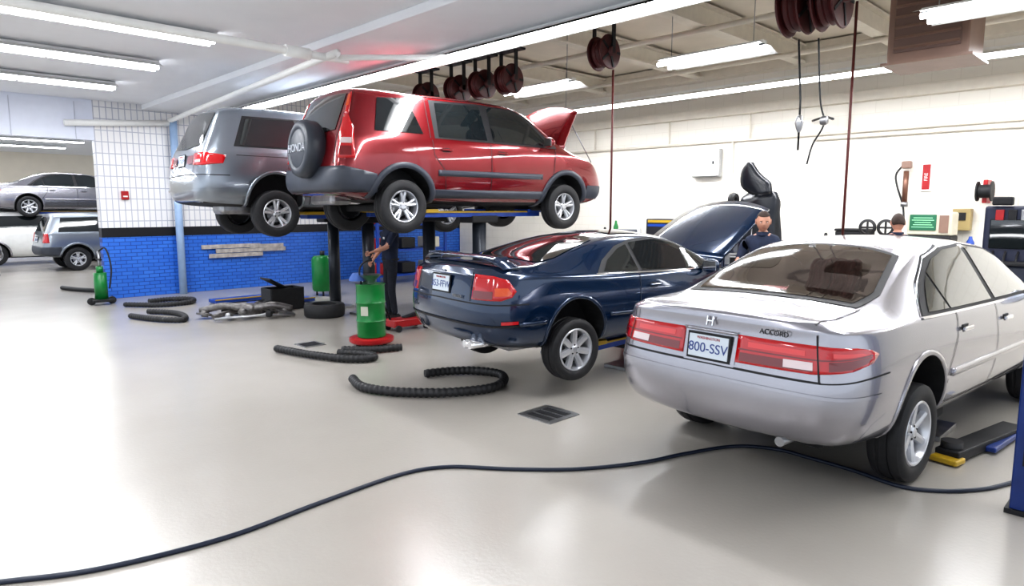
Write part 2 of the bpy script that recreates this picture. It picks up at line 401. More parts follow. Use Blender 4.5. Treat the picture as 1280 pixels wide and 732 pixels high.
def door_gaps(c,lines,w=.009):
    for i,l in enumerate(lines): c.strip('door_gap_%d'%i,'R',l,w,gap_m,both=True)
def sedan(name,loc,yaw,paint,hero=True,wz=.33,sx=1):
    c=Car(name,loc,yaw,SEDAN,paint,sx)
    c.arches(paint,.03,.008)
    c.wheelset(wz,.33,.21,.215,6 if hero else 7,wi=.065,wo=.05)
    frame_pts=[(1.04,.985),(1.26,1.16),(1.56,1.325),(1.9,1.385),(2.35,1.40),(2.8,1.355),(3.07,1.265),(3.46,1.03),(3.54,.955),(2.35,.965)]
    c.panel('window_surround','R',frame_pts,gap_m,.004,both=True)
    c.panel('rear_quarter_glass','R',[(1.15,1.0),(1.33,1.15),(1.43,1.215),(1.47,.995)],glass,.009,both=True)
    c.panel('rear_door_glass','R',[(1.50,.995),(1.46,1.235),(1.64,1.31),(1.92,1.365),(2.28,1.38),(2.31,.985)],glass,.009,both=True)
    c.panel('front_door_glass','R',[(2.40,.985),(2.37,1.38),(2.77,1.335),(3.03,1.25),(3.36,1.05),(3.38,.975)],glass,.009,both=True)
    c.strip('window_chrome','R',[(1.02,.975),(2.35,.955),(3.54,.945)],.014,chrome,.01,both=True)
    c.strip('window_top_trim','R',[(1.02,.985),(1.24,1.17),(1.55,1.34),(1.9,1.40)],.01,gap_m,.006,both=True)
    c.panel('rear_window_border','T',[(.60,.62),(.585,0),(.60,-.62),(.84,-.655),(1.38,-.54),(1.46,-.3),(1.48,0),(1.46,.3),(1.38,.54),(.84,.655)],gap_m,.004,.06)
    c.panel('rear_window','T',[(.66,.57),(.645,0),(.66,-.57),(.84,-.61),(1.35,-.50),(1.42,-.28),(1.44,0),(1.42,.28),(1.35,.50),(.84,.61)],glass2 if hero else glass,.008,.06)
    if hero:
        for yy in (-.33,.33): c.panel('headrest','T',[(1.0,yy-.13),(1.06,yy-.15),(1.16,yy-.12),(1.18,yy),(1.16,yy+.12),(1.06,yy+.15),(1.0,yy+.13)],headr,.0095,.06)
        c.panel('parcel_shelf','T',[(.68,.55),(.68,-.55),(.78,-.57),(.78,.57)],headr,.009,.06)
        c.panel('brake_lamp_housing','T',[(.70,.1),(.70,-.1),(.75,-.09),(.75,.09)],dred_l,.010,.06)
    c.panel('windshield','T',[(2.95,.48),(2.93,0),(2.95,-.48),(3.68,-.66),(3.77,0),(3.68,.66)],glass,.007,.06)
    door_gaps(c,[[(1.56,.985),(1.54,.8),(1.42,.62),(1.36,.5)],[(2.36,.97),(2.37,.6),(2.35,.34)],[(3.44,.95),(3.44,.6),(3.40,.34)],[(1.36,.34),(2.35,.32),(3.40,.34)]])
    c.strip('side_moulding','R',[(1.46,.56),(3.34,.55)],.05,paint,.014,both=True,thick=True)
    c.handles([(1.68,.845),(2.56,.825)],chrome if hero else paint)
    c.mirror(3.3,.96,paint)
    for sd in (1,-1):
        P=lambda a:[(sd*x,z) for x,z in a]
        c.panel('tail_lamp','P',P([(11.5,.735),(12,.905),(36,.90),(48,.89),(54,.87),(57.5,.842),(54.5,.80),(46,.762),(36,.737)]),red_l,.012,.03,True)
        c.panel('lamp_inner','P',P([(13,.748),(13.2,.80),(36,.80),(36,.75)]),dred_l,.0145,.04)
        c.panel('lamp_outer','P',P([(40,.76),(40,.812),(54,.835),(52,.805),(46,.775)]),dred_l,.0145,.04)
        c.panel('reverse_lamp','P',P([(28,.757),(28,.803),(36,.803),(36,.758)]),clear_l,.0165,.04)
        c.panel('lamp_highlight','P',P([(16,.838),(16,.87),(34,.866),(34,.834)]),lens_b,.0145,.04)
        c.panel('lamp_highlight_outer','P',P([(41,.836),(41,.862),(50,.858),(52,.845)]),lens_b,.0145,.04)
        c.strip('lamp_bar','P',P([(12.5,.82),(38,.818),(54,.842)]),.008,dred_l,.0155)
        c.strip('trunk_gap_side','P',P([(37.6,.69),(37,.96)]),.007,gap_m,.016)
        c.strip('trunk_gap_top','T',[(.10,sd*.63),(.25,sd*.665),(.58,sd*.65)],.009,gap_m,.004)
        c.strip('trunk_gap_lower','P',P([(11,.70),(38,.695)]),.007,gap_m,.004)
    c.strip('bumper_gap','P',[(-64,.72),(-52,.71),(-38,.69),(0,.695),(38,.69),(52,.71),(64,.72)],.008,gap_m)
    c.strip('bumper_crease','P',[(-60,.60),(-30,.615),(0,.62),(30,.615),(60,.60)],.02,paint,.006)
    c.panel('plate_recess','B',[(-.19,.715),(-.19,.90),(.19,.90),(.19,.715)],paint,.004)
    c.strip('plate_garnish','B',[(-.19,.905),(.19,.905)],.02,paint,.02,thick=True)
    c.plate(0,.80,.29,.145,'800-SSV')
    p,n=c.ray('B',0,.965); text('badge','H',.085,chrome,c.root,p+Vector((-.02,0,0)),(PI/2-.2,0,-PI/2),.006)
    if hero:
        p,n=c.ray('B',-.42,.945); text('trunk_lettering','ACCORD',.045,gap_m,c.root,p+Vector((-.012,0,0)),(PI/2-.1,0,-PI/2-.06),.002)
    cyl('exhaust_pipe',(.10,-.45,.27),(.4,-.45,.27),.03,steel,c.root)
    box('muffler',(.55,-.4,.27),(.45,.4,.14),dark,c.root,.04)
    box('rear_suspension',(1.05,0,.3),(.3,1.2,.12),dark,c.root,.03)
    return c
D5=math.radians(-5)
acc=sedan('sedan',(3.83,2.12,.12),D5,silver,True,.215,1.06)
# ---------------- blue coupe
cp=Car('coupe',(3.98,5.05,.26),math.radians(-8),COUPE,bluepaint,1.0)
cp.arches(bluepaint,.03,.008)
cp.wheelset(.185,.305,.2,.205,7,wi=.07,wo=.07)
cp.panel('window_surround','R',[(1.28,.905),(1.42,1.02),(1.68,1.15),(1.95,1.215),(2.3,1.23),(2.58,1.185),(2.85,1.07),(3.12,.92),(3.16,.87),(2.0,.885)],gap_m,.004,both=True)
cp.panel('quarter_glass','R',[(1.38,.92),(1.50,1.02),(1.70,1.12),(1.84,1.16),(1.86,.905)],glass,.009,both=True)
cp.panel('door_glass','R',[(1.92,.905),(1.90,1.18),(2.3,1.205),(2.56,1.16),(2.82,1.05),(3.02,.93),(3.04,.885)],glass,.009,both=True)
cp.strip('window_chrome','R',[(1.26,.90),(2.0,.88),(3.1,.87)],.01,chrome,.008,both=True)
cp.panel('rear_window','T',[(.70,.58),(.68,0),(.70,-.58),(.9,-.61),(1.5,-.47),(1.62,-.2),(1.64,0),(1.62,.2),(1.5,.47),(.9,.61)],glass,.007,.06)
cp.panel('sunroof','T',[(1.85,.4),(1.85,-.4),(2.25,-.42),(2.25,.42)],glass,.006,.06)
cp.panel('windshield','T',[(2.58,.45),(2.56,0),(2.58,-.45),(3.2,-.62),(3.28,0),(3.2,.62)],glass,.007,.06)
door_gaps(cp,[[(1.86,.87),(1.84,.6),(1.72,.36)],[(3.14,.85),(3.14,.55),(3.1,.3)],[(1.72,.36),(1.8,.28),(3.1,.28)]])
cp.strip('side_moulding','R',[(1.42,.50),(3.1,.49)],.035,bluepaint,.012,both=True,thick=True)
cp.strip('side_moulding_rear','R',[(.3,.50),(.6,.50)],.035,bluepaint,.012,both=True,thick=True)
cp.handles([(2.05,.75)],bluepaint); cp.mirror(2.9,.88,bluepaint)
for sd in (1,-1):
    P=lambda a:[(sd*x,z) for x,z in a]
    cp.panel('tail_lamp','P',P([(30,.72),(31,.94),(42,.935),(49,.90),(53,.80),(51,.75),(46,.72)]),red_l,.012,.04,True)
    cp.panel('lamp_amber','P',P([(43,.76),(43,.83),(49,.83),(51,.78),(49,.76)]),amber_l,.016,.04)
    cp.panel('lamp_lower','P',P([(31,.73),(31,.80),(42,.80),(42,.73)]),dred_l,.015,.04)
    cp.strip('trunk_gap','P',P([(28.5,.70),(29,.96)]),.008,gap_m,.006)
    box('spoiler_leg',(.27,sd*.60,1.06),(.14,.04,.08),bluepaint,cp.root,.01)
    cyl('exhaust_tip',(-.03,-.48+sd*.045,.30),(.3,-.48+sd*.045,.30),.035,chrome,cp.root)
    cp.strip('reflector','P',P([(46,.52),(54,.52)]),.03,red_l,.01)
V=[];F=[]
for k in range(21):
    y=-.72+1.44*k/20; zz=1.085-.10*abs(y/.72)**6; x0=.13+.08*abs(y/.72)**4
    V+=[(x0,y,zz),(x0+.02,y,zz+.018),(x0+.16,y,zz+.022),(x0+.2,y,zz+.005),(x0+.16,y,zz-.008)]
for k in range(20):
    for j in range(5): F.append((k*5+j,k*5+(j+1)%5,k*5+5+(j+1)%5,k*5+5+j))
F+=[(4,3,2,1,0),tuple(100+j for j in range(5))]
mesh('spoiler_wing',V,F,bluepaint,cp.root,True)
cp.strip('bumper_gap','P',[(-60,.68),(0,.69),(60,.68)],.012,gap_m)
cp.strip('bumper_trim','P',[(-62,.49),(0,.49),(62,.49)],.02,gap_m,.008)
cp.plate(0,.83,.30,.15,'353-FFW'); 
text('trunk_lettering','PRELUDE',.04,steel,cp.root,cp.ray('B',-.3,.73)[0]+Vector((-.012,0,0)),(PI/2,0,-PI/2),.002)
text('badge','H',.06,chrome,cp.root,cp.ray('B',0,.955)[0]+Vector((-.014,0,0)),(PI/2,0,-PI/2),.003)
box('muffler',(.6,-.4,.27),(.5,.4,.14),steel,cp.root,.04)
box('rear_suspension',(1.0,0,.25),(.25,1.2,.1),dark,cp.root,.03)
def hood(c,x0,z0,L,w0,w1,ang,mat,crown=.05):
    V=[];F=[];n=10;m=8
    for i in range(n+1):
        t=i/n
        for j in range(m+1):
            s=2*j/m-1; w=w0+(w1-w0)*t**1.5
            lx=L*t+ -.12*s*s*(t**3); lz=-.08*t**2+crown*(1-s*s)
            V.append((x0+lx*math.cos(ang)-lz*math.sin(ang),s*w,z0+lx*math.sin(ang)+lz*math.cos(ang)))
    for i in range(n):
        for j in range(m):
            a=i*(m+1)+j; F.append((a,a+1,a+m+2,a+m+1))
    o=mesh('open_hood',V,F,mat,c.root,True)
    sd=o.modifiers.new('s','SOLIDIFY'); sd.thickness=.03
    for s in (-1,1):
        cyl('hood_hinge',(x0-.05,s*(w0-.08),z0-.06),(x0+.1,s*(w0-.08),z0+.05),.015,steel,c.root)
    cyl('hood_prop',(x0+.7,-w0+.1,z0-.15),(x0+L*.8*math.cos(ang),-w1*.8,z0+L*.8*math.sin(ang)-.05),.008,steel,c.root)
hood(cp,3.36,.90,1.35,.70,.62,math.radians(33),bluepaint)
cp.panel('engine_bay','T',[(3.4,.6),(3.4,-.6),(4.3,-.48),(4.3,.48)],dark,.006,.08)
# ---------------- red SUV on lift
sv=Car('suv',(4.10,7.93,1.50),D5,SUV,redpaint,1.06,1,1.08)
sv.arches(cladg,.07,.022,-30)
sv.wheelset(.32,.338,.215,.20,5,'double',.04,.04)
sv.panel('side_cladding','R',[(1.25,.40),(1.25,.50),(3.12,.50),(3.12,.40)],cladg,.012,both=True,thick=True)
sv.panel('door_moulding','R',[(1.33,.66),(1.33,.73),(3.03,.73),(3.03,.66)],cladg,.014,both=True,thick=True)
sv.panel('rear_bumper','P',[(-64,.46),(-64,.66),(-45,.735),(0,.735),(45,.735),(64,.66),(64,.46)],cladg,.014,.05,True)
sv.panel('front_bumper_side','R',[(3.92,.42),(3.92,.60),(4.3,.60),(4.3,.42)],cladg,.012,both=True)
sv.panel('quarter_glass','R',[(.50,1.14),(.60,1.52),(1.00,1.55),(1.14,1.14)],glass,.008,both=True)
sv.panel('window_surround','R',[(1.30,1.10),(1.30,1.56),(2.0,1.58),(2.62,1.56),(2.86,1.48),(3.32,1.12),(3.34,1.08)],gap_m,.004,both=True)
sv.panel('rear_door_glass','R',[(1.36,1.12),(1.38,1.53),(2.06,1.55),(2.10,1.12)],glass,.009,both=True)
sv.panel('front_door_glass','R',[(2.20,1.12),(2.18,1.55),(2.58,1.53),(2.80,1.46),(3.20,1.14),(3.2,1.11)],glass,.009,both=True)
door_gaps(sv,[[(1.26,1.08),(1.28,.9),(1.42,.74),(1.45,.5)],[(2.15,1.08),(2.15,.5)],[(3.30,1.08),(3.2,.5)],[(1.24,1.10),(1.24,1.60),(2.65,1.60),(2.9,1.5)]])
sv.strip('body_crease','R',[(.3,.90),(1.2,.90)],.008,redpaint,.006,both=True)
sv.handles([(1.45,.97),(2.32,.97)],redpaint); sv.mirror(3.08,1.12,redpaint)
sv.panel('tailgate_glass','B',[(-.60,1.14),(-.54,1.56),(0,1.58),(.54,1.56),(.60,1.14),(0,1.12)],glass,.008,.06)
for sd in (1,-1):
    P=lambda a:[(sd*x,z) for x,z in a]
    sv.panel('tail_lamp','P',P([(41.5,.82),(41.5,1.12),(42.5,1.30),(46,1.30),(50,1.14),(51,.82)]),red_l,.014,.04,True)
    sv.panel('lamp_upper','P',P([(42.5,1.30),(44,1.56),(46.5,1.56),(46,1.30)]),red_l,.014,.04,True)
    sv.panel('lamp_amber','P',P([(43.2,1.40),(44,1.53),(46,1.53),(45.6,1.40)]),amber_l,.018,.04)
    sv.panel('lamp_clear','P',P([(43,.98),(43,1.04),(49,1.04),(49,.98)]),clear_l,.018,.04)
    sv.panel('lamp_dark','P',P([(43,.85),(43,.95),(49,.95),(49,.85)]),dred_l,.018,.04)
sv.strip('tailgate_gap','B',[(-.7,.76),(-.68,1.1),(-.6,1.58)],.01,gap_m,both=True)
e=bpy.data.objects.new('spare_wheel',None); link(e,sv.root); e.location=(-.02,-.12,1.02); e.rotation_euler=(0,.06,0)
lathe('spare_cover',[(.001,-.135),(.22,-.135),(.235,-.128),(.25,-.14),(.30,-.14),(.335,-.12),(.355,-.07),(.355,.06),(.33,.1),(.001,.1)],M('spare_cover_grey',(.035,.042,.055),.4,noise=.08),e,48,'X')
text('cover_lettering','HONDA',.14,M('cover_text',(.45,.47,.52),.4),e,(-.142,0,.0),(PI/2,0,-PI/2),.006)
box('spare_mount',(.15,0,0),(.14,.3,.3),dark,e,.02)
hood(sv,3.56*1.06,1.09*1.08,.80,.74,.68,math.radians(66),redpaint)
sv.panel('engine_bay','T',[(3.75,.6),(3.75,-.6),(4.25,-.5),(4.25,.5)],dark,.006,.08)
sv.panel('windshield','T',[(2.84,.56),(2.8,0),(2.84,-.56),(3.5,-.7),(3.58,0),(3.5,.7)],glass,.007,.06)
box('rear_axle_beam',(.92,0,.3),(.2,1.3,.1),dark,sv.root,.03)
box('muffler',(.45,.3,.42),(.3,.7,.16),steel,sv.root,.05)
cyl('exhaust_pipe',(.6,.3,.38),(3.2,.15,.36),.03,steel,sv.root)
box('fuel_tank',(1.5,-.2,.36),(.7,.8,.14),dark,sv.root,.05)
box('front_subframe',(3.6,0,.34),(.6,1.1,.16),dark,sv.root,.04)
# ---------------- minivan on lift
vn=Car('minivan',(3.40,10.38,1.55),math.radians(-4),VAN,silver2,1.0)
vn.arches(silver2,.04,.012)
vn.wheelset(.17,.34,.215,.205,5,'double',.045,.045)
vn.panel('window_surround','R',[(.48,1.10),(.66,1.54),(3.1,1.56),(3.35,1.46),(3.75,1.06)],gap_m,.004,both=True)
vn.panel('quarter_glass','R',[(.56,1.12),(.70,1.50),(1.40,1.53),(1.50,1.11)],glass,.009,both=True)
vn.panel('slide_door_glass','R',[(1.6,1.11),(1.55,1.53),(2.5,1.54),(2.5,1.09)],glass,.009,both=True)
vn.panel('front_door_glass','R',[(2.6,1.09),(2.6,1.54),(3.08,1.53),(3.3,1.44),(3.62,1.08)],glass,.009,both=True)
vn.panel('tailgate_glass','B',[(-.66,1.12),(-.58,1.58),(0,1.62),(.58,1.58),(.66,1.12),(0,1.08)],glass,.008,.06)
door_gaps(vn,[[(1.56,1.08),(1.56,.3)],[(2.55,1.06),(2.55,.3)],[(3.6,1.02),(3.6,.3)],[(.5,.98),(1.56,.97)]])
vn.panel('windshield','T',[(3.3,.58),(3.25,0),(3.3,-.58),(4.1,-.72),(4.25,0),(4.1,.72)],glass,.007,.06)
for sd in (1,-1):
    P=lambda a:[(sd*x,z) for x,z in a]
    vn.panel('tail_lamp','P',P([(32,.84),(33,1.0),(46,1.01),(60,.97),(58,.86),(46,.83)]),red_l,.012,.04,True)
    vn.panel('lamp_inner','P',P([(18,.86),(18,.97),(32,.98),(31,.86)]),dred_l,.012,.04)
    vn.panel('lamp_clear','P',P([(36,.87),(36,.91),(44,.91),(44,.87)]),clear_l,.017,.04)
    vn.strip('tailgate_gap','P',P([(33,.72),(34,1.05)]),.01,gap_m,.006)
vn.strip('bumper_gap','P',[(-62,.70),(0,.715),(62,.70)],.012,gap_m)
vn.strip('bumper_trim','P',[(-60,.50),(0,.50),(60,.50)],.03,silver2,.015)
vn.plate(0,.92,.30,.15,'417-LKP')
box('muffler',(.6,-.4,.24),(.5,.4,.16),steel,vn.root,.05); box('rear_axle_beam',(1.05,0,.2),(.2,1.4,.1),dark,vn.root,.03)
box('fuel_tank',(2.2,0,.18),(1.0,1.0,.14),dark,vn.root,.05)
# ---------------- far vehicles in the next bay
fs=sedan('sedan',(2.9,26.9,1.52),0,silver,False,.33)
fv=Car('suv',(3.6,23.4,0),0,SUV,silver2,1.0)
fv.arches(silver2,.05,.015); fv.wheelset(.34,.34,.21,.2,5,'double',.04,.04)
fv.panel('side_glass','R',[(.42,1.12),(.52,1.52),(2.62,1.56),(2.86,1.48),(3.32,1.12)],glass,.008,both=True)
fv.panel('tailgate_glass','B',[(-.62,1.14),(-.56,1.54),(.56,1.54),(.62,1.14)],glass,.008,.06)
fv.panel('rear_bumper','P',[(-64,.46),(-64,.70),(0,.72),(64,.70),(64,.46)],cladg,.014,.05,True)
for sd in (1,-1): fv.panel('tail_lamp','P',[(sd*a,z) for a,z in [(40,.82),(40,1.08),(49,1.08),(51,.82)]],red_l,.014,.04,True)
fv.plate(0,.9,.30,.15,'226-TRV')
f2=Car('minivan',(1.9,27.0,0),0,VAN,white_p,1.0)
f2.arches(silver,.04,.012); f2.wheelset(.34,.34,.215,.205,5,'double',.045,.045)
f2.panel('side_glass','R',[(.48,1.10),(.66,1.54),(3.1,1.56),(3.35,1.46),(3.75,1.06)],glass,.006,both=True)
f2.panel('tailgate_glass','B',[(-.66,1.12),(-.58,1.58),(.58,1.58),(.66,1.12)],glass,.008,.06)
f3=Car('suv',(-1.6,24.0,0),0,SUV,silver,1.0)
f3.arches(silver,.05,.015); f3.wheelset(.34,.34,.21,.2,6)
f3.panel('side_glass','R',[(.42,1.12),(.52,1.52),(2.62,1.56),(2.86,1.48),(3.32,1.12)],glass,.008,both=True)
f3.panel('windshield','T',[(2.84,.56),(2.8,0),(2.84,-.56),(3.5,-.7),(3.58,0),(3.5,.7)],glass,.007,.06)
# ------------------------------------------------------------------ room
def wallmat():
    m=bpy.data.materials.new('back_wall_brick'); m.use_nodes=True; nt=m.node_tree; N=nt.nodes; L=nt.links; b=N['Principled BSDF']
    g=N.new('ShaderNodeNewGeometry'); sp=N.new('ShaderNodeSeparateXYZ'); L.new(g.outputs['Position'],sp.inputs[0])
    cb=N.new('ShaderNodeCombineXYZ'); L.new(sp.outputs['X'],cb.inputs['X']); L.new(sp.outputs['Z'],cb.inputs['Y'])
    def brick(c1,c2,mo,w,h,off,ms):
        t=N.new('ShaderNodeTexBrick'); L.new(cb.outputs[0],t.inputs['Vector'])
        t.inputs['Color1'].default_value=(*c1,1); t.inputs['Color2'].default_value=(*c2,1); t.inputs['Mortar'].default_value=(*mo,1)
        t.inputs['Scale'].default_value=1; t.inputs['Brick Width'].default_value=w; t.inputs['Row Height'].default_value=h; t.inputs['Mortar Size'].default_value=ms; t.offset=off
        return t
    up=brick((.80,.79,.79),(.76,.75,.76),(.44,.45,.52),.11,.22,0,.009)
    lo=brick((.030,.15,.60),(.045,.19,.66),(.015,.06,.32),.2,.075,.5,.007)
    def gt(v):
        n=N.new('ShaderNodeMath'); n.operation='GREATER_THAN'; L.new(sp.outputs['Z'],n.inputs[0]); n.inputs[1].default_value=v; return n
    def mix(f,a,c):
        n=N.new('ShaderNodeMix'); n.data_type='RGBA'; L.new(f.outputs[0],n.inputs[0])
        for i,k in ((6,a),(7,c)):
            if isinstance(k,tuple): n.inputs[i].default_value=k
            else: L.new(k,n.inputs[i])
        return n
    m1=mix(gt(1.22),lo.outputs['Color'],(.010,.010,.013,1)); m2=mix(gt(1.41),m1.outputs[2],up.outputs['Color'])
    L.new(m2.outputs[2],b.inputs['Base Color']); b.inputs['Roughness'].default_value=.4
    return m
def cmu():
    m=bpy.data.materials.new('white_block_wall'); m.use_nodes=True; nt=m.node_tree; N=nt.nodes; L=nt.links; b=N['Principled BSDF']
    g=N.new('ShaderNodeNewGeometry'); sp=N.new('ShaderNodeSeparateXYZ'); L.new(g.outputs['Position'],sp.inputs[0])
    cb=N.new('ShaderNodeCombineXYZ'); L.new(sp.outputs['Y'],cb.inputs['X']); L.new(sp.outputs['Z'],cb.inputs['Y'])
    t=N.new('ShaderNodeTexBrick'); L.new(cb.outputs[0],t.inputs['Vector'])
    t.inputs['Color1'].default_value=(.82,.785,.71,1); t.inputs['Color2'].default_value=(.81,.775,.70,1); t.inputs['Mortar'].default_value=(.75,.715,.64,1)
    t.inputs['Scale'].default_value=1; t.inputs['Brick Width'].default_value=.4; t.inputs['Row Height'].default_value=.2; t.inputs['Mortar Size'].default_value=.006
    L.new(t.outputs['Color'],b.inputs['Base Color']); b.inputs['Roughness'].default_value=.6
    return m
def floormat():
    m=bpy.data.materials.new('epoxy_floor'); m.use_nodes=True; nt=m.node_tree; N=nt.nodes; L=nt.links; b=N['Principled BSDF']
    g=N.new('ShaderNodeNewGeometry')
    n=N.new('ShaderNodeTexNoise'); n.inputs['Scale'].default_value=.5; n.inputs['Detail'].default_value=6; n.inputs['Roughness'].default_value=.6
    L.new(g.outputs['Position'],n.inputs['Vector'])
    r=N.new('ShaderNodeValToRGB'); r.color_ramp.elements[0].position=.2; r.color_ramp.elements[1].position=.8
    r.color_ramp.elements[0].color=(.37,.345,.31,1); r.color_ramp.elements[1].color=(.43,.405,.37,1)
    L.new(n.outputs['Fac'],r.inputs['Fac']); L.new(r.outputs['Color'],b.inputs['Base Color'])
    n2=N.new('ShaderNodeTexNoise'); n2.inputs['Scale'].default_value=.8; n2.inputs['Detail'].default_value=3; L.new(g.outputs['Position'],n2.inputs['Vector'])
    r2=N.new('ShaderNodeMapRange'); r2.inputs['To Min'].default_value=.17; r2.inputs['To Max'].default_value=.29; L.new(n2.outputs['Fac'],r2.inputs['Value']); L.new(r2.outputs[0],b.inputs['Roughness'])
    n3=N.new('ShaderNodeTexNoise'); n3.inputs['Scale'].default_value=40; n3.inputs['Detail'].default_value=2; L.new(g.outputs['Position'],n3.inputs['Vector'])
    bp=N.new('ShaderNodeBump'); bp.inputs['Strength'].default_value=.08; bp.inputs['Distance'].default_value=.01; L.new(n3.outputs['Fac'],bp.inputs['Height']); L.new(bp.outputs[0],b.inputs['Normal'])
    return m
wm=wallmat(); cm=cmu()
ceilm=M('ceiling_white',(.80,.81,.84),.6,noise=.02,nscale=2); beigec=M('ceiling_beige',(.72,.66,.57),.7,noise=.05,nscale=2)
beamm=M('beam_cream',(.74,.69,.60),.6,noise=.04)
box('floor',(4,14,-.1),(20,46,.2),floormat())
box('wall_back',(8.05,15.15,2.35),(9.3,.2,4.7),wm)
box('wall_header',(-1.6,15.15,3.9),(10,.2,1.6),M('header_panel',(.70,.73,.83),.5,noise=.02))
for i in range(9): box('trim_%d'%i,(3.1-i*1.0,15.04,3.45),(.012,.012,.7),M('seam%d'%i,(.5,.52,.6),.6))
box('wall_right',(12.6,4,2.35),(.2,22,4.7),cm)
box('wall_far',(4,36.1,2.4),(20,.2,4.8),M('far_wall_cream',(.70,.64,.54),.6,noise=.03,nscale=2))
box('trim_20',(4,35.98,.5),(20,.03,1.0),M('far_blue',(.1,.2,.5),.5))
box('ceiling',(-.2,4.5,3.95),(11.6,21,.2),ceilm)
box('ceiling_high',(9.1,4.5,4.8),(7.2,21,.2),beigec)
box('trim_21',(5.63,4.5,4.35),(.06,21,.9),beamm)
box('ceiling_far',(4,25.6,4.3),(20,21,.2),ceilm)
box('trim_22',(12.42,4.5,3.68),(.16,21,.16),beamm)
box('trim_23',(12.35,4.5,4.5),(.3,21,.35),beamm)
for i,y in enumerate((-2.5,-.2,3.6,5.2,7.2,9.6,12)):
    b=empty('ceiling_beam',(9,y,4.5))
    box('top_flange',(0,0,.14),(7,.2,.03),beamm,b); box('web',(0,0,0),(7,.03,.3),beamm,b); box('bottom_flange',(0,0,-.14),(7,.2,.03),beamm,b)
for i,x in enumerate((6.7,8.8,11.2)):
    tube('ceiling_conduit',[(x,-5,4.3),(x,14.9,4.3)],.04,beamm,n=8)
box('ceiling_soffit',(4.9,5,3.80),(1.3,20,.1),ceilm,None,.01)
def fixture(name,x,y,z,L,ax,tubes=2,hang=.0,refl=True,watt=0,gap=.12,r=.022):
    e=empty(name,(x,y,z),0 if ax=='Y' else -PI/2)
    w=gap*tubes*.6
    if refl:
        V=[(-w-.05,-L/2,-.0),(-w*.5,-L/2,.06),(w*.5,-L/2,.06),(w+.05,-L/2,0)]; V+=[(a,L/2,c) for a,b,c in V]
        o=mesh('reflector',V,[(0,1,5,4),(1,2,6,5),(2,3,7,6)],white_p,e)
        box('ballast',(0,0,.08),(.1,L,.04),white_p,e)
    for i in range(tubes):
        xx=(i-(tubes-1)/2)*gap
        n=max(1,round(L/1.25))
        for k in range(n):
            a=-L/2+L*k/n+.02; b=-L/2+L*(k+1)/n-.02
            cyl('tube_%d_%d'%(i,k),(xx,a,0),(xx,b,0),r,tube_m,e,8)
    if hang:
        for s in (-1,1): cyl('hanger_%d'%s,(0,s*L*.4,.1),(0,s*L*.4,.1+hang),.006,steel,e,6)
    if watt:
        n=max(1,round(L/5))
        for k in range(n):
            l=bpy.data.lights.new('lamp','AREA'); l.shape='RECTANGLE'; l.size=.2; l.size_y=L/n; l.energy=watt*L/n; l.color=(.96,.97,1)
            lo=bpy.data.objects.new('lamp_light_%d'%k,l); link(lo,e); lo.location=(0,-L/2+L*(k+.5)/n,-.03)
    return e
fixture('fluorescent_row',5.48,6.2,3.66,14.6,'Y',2,.02,True,15,.13,.028)
fixture('fluorescent_row',10.5,4.0,3.72,13,'Y',2,.9,True,22,.12,.026)
for y in (8.35,10.4,12.6): fixture('fluorescent_light',1.9,y,3.74,2.6,'X',2,0,True,17,.15,.03)
for y in (1,3.3,5.7): fixture('fluorescent_light',-1.5,y,3.74,2.45,'X',2,0,True,18)
for (x,y) in ((8.06,4.6),(8.2,7.75),(8.0,1.45)): fixture('fluorescent_light',x,y,3.72,1.45,'Y',2,.95,True,14,.26,.03)
for y in (19,22,25,28,31): fixture('fluorescent_light',2,y,4.1,8,'X',2,0,True,9)
# pipes
tube('ceiling_pipe',spline([(-4,7.25,3.56),(3.7,7.35,3.56),(4.1,7.37,3.57),(4.18,7.75,3.58),(4.72,14.4,3.58),(4.75,14.9,3.55)],8),.045,white_p,n=12)
tube('wall_pipe',[(2.9,14.93,3.38),(4.75,14.93,3.52)],.06,white_p,n=12)
tube('ceiling_pipe',[(4.15,7.4,3.57),(5.3,6.6,3.62)],.035,white_p,n=10)
cyl('pipe_joint',(3.6,7.35,3.56),(3.9,7.36,3.56),.065,white_p)
cyl('support_column',(4.8,14.9,0),(4.8,14.9,3.6),.075,M('column_blue_grey',(.36,.50,.72),.45,noise=.05))
b=empty('fire_alarm',(3.85,15.02,2.05)); box('housing',(0,0,0),(.13,.06,.17),redp,b,.01); box('pull_bar',(0,-.035,-.02),(.08,.02,.03),white_p,b,.004)
tube('wall_conduit',[(12.45,-3,3.1),(12.45,15,3.12)],.025,beamm,n=8)
tube('wall_conduit',spline([(12.44,1.9,1.7),(12.44,1.9,2.9),(12.44,2.0,3.0),(12.44,5,3.02)],6),.02,beamm,n=8)
for y in (10,8,6.2,4.4,1.2): cyl('wall_conduit',(12.45,y,3.1),(12.45,y,3.6),.015,beamm,n=8)
tube('wall_conduit',[(12.45,6.55,1.6),(12.45,6.55,3.1)],.02,beamm,n=8)
tube('swing_arm',spline([(12.4,5.0,3.35),(11.9,4.6,3.33),(11.2,4.2,3.2)],6),.02,gap_m,n=8)
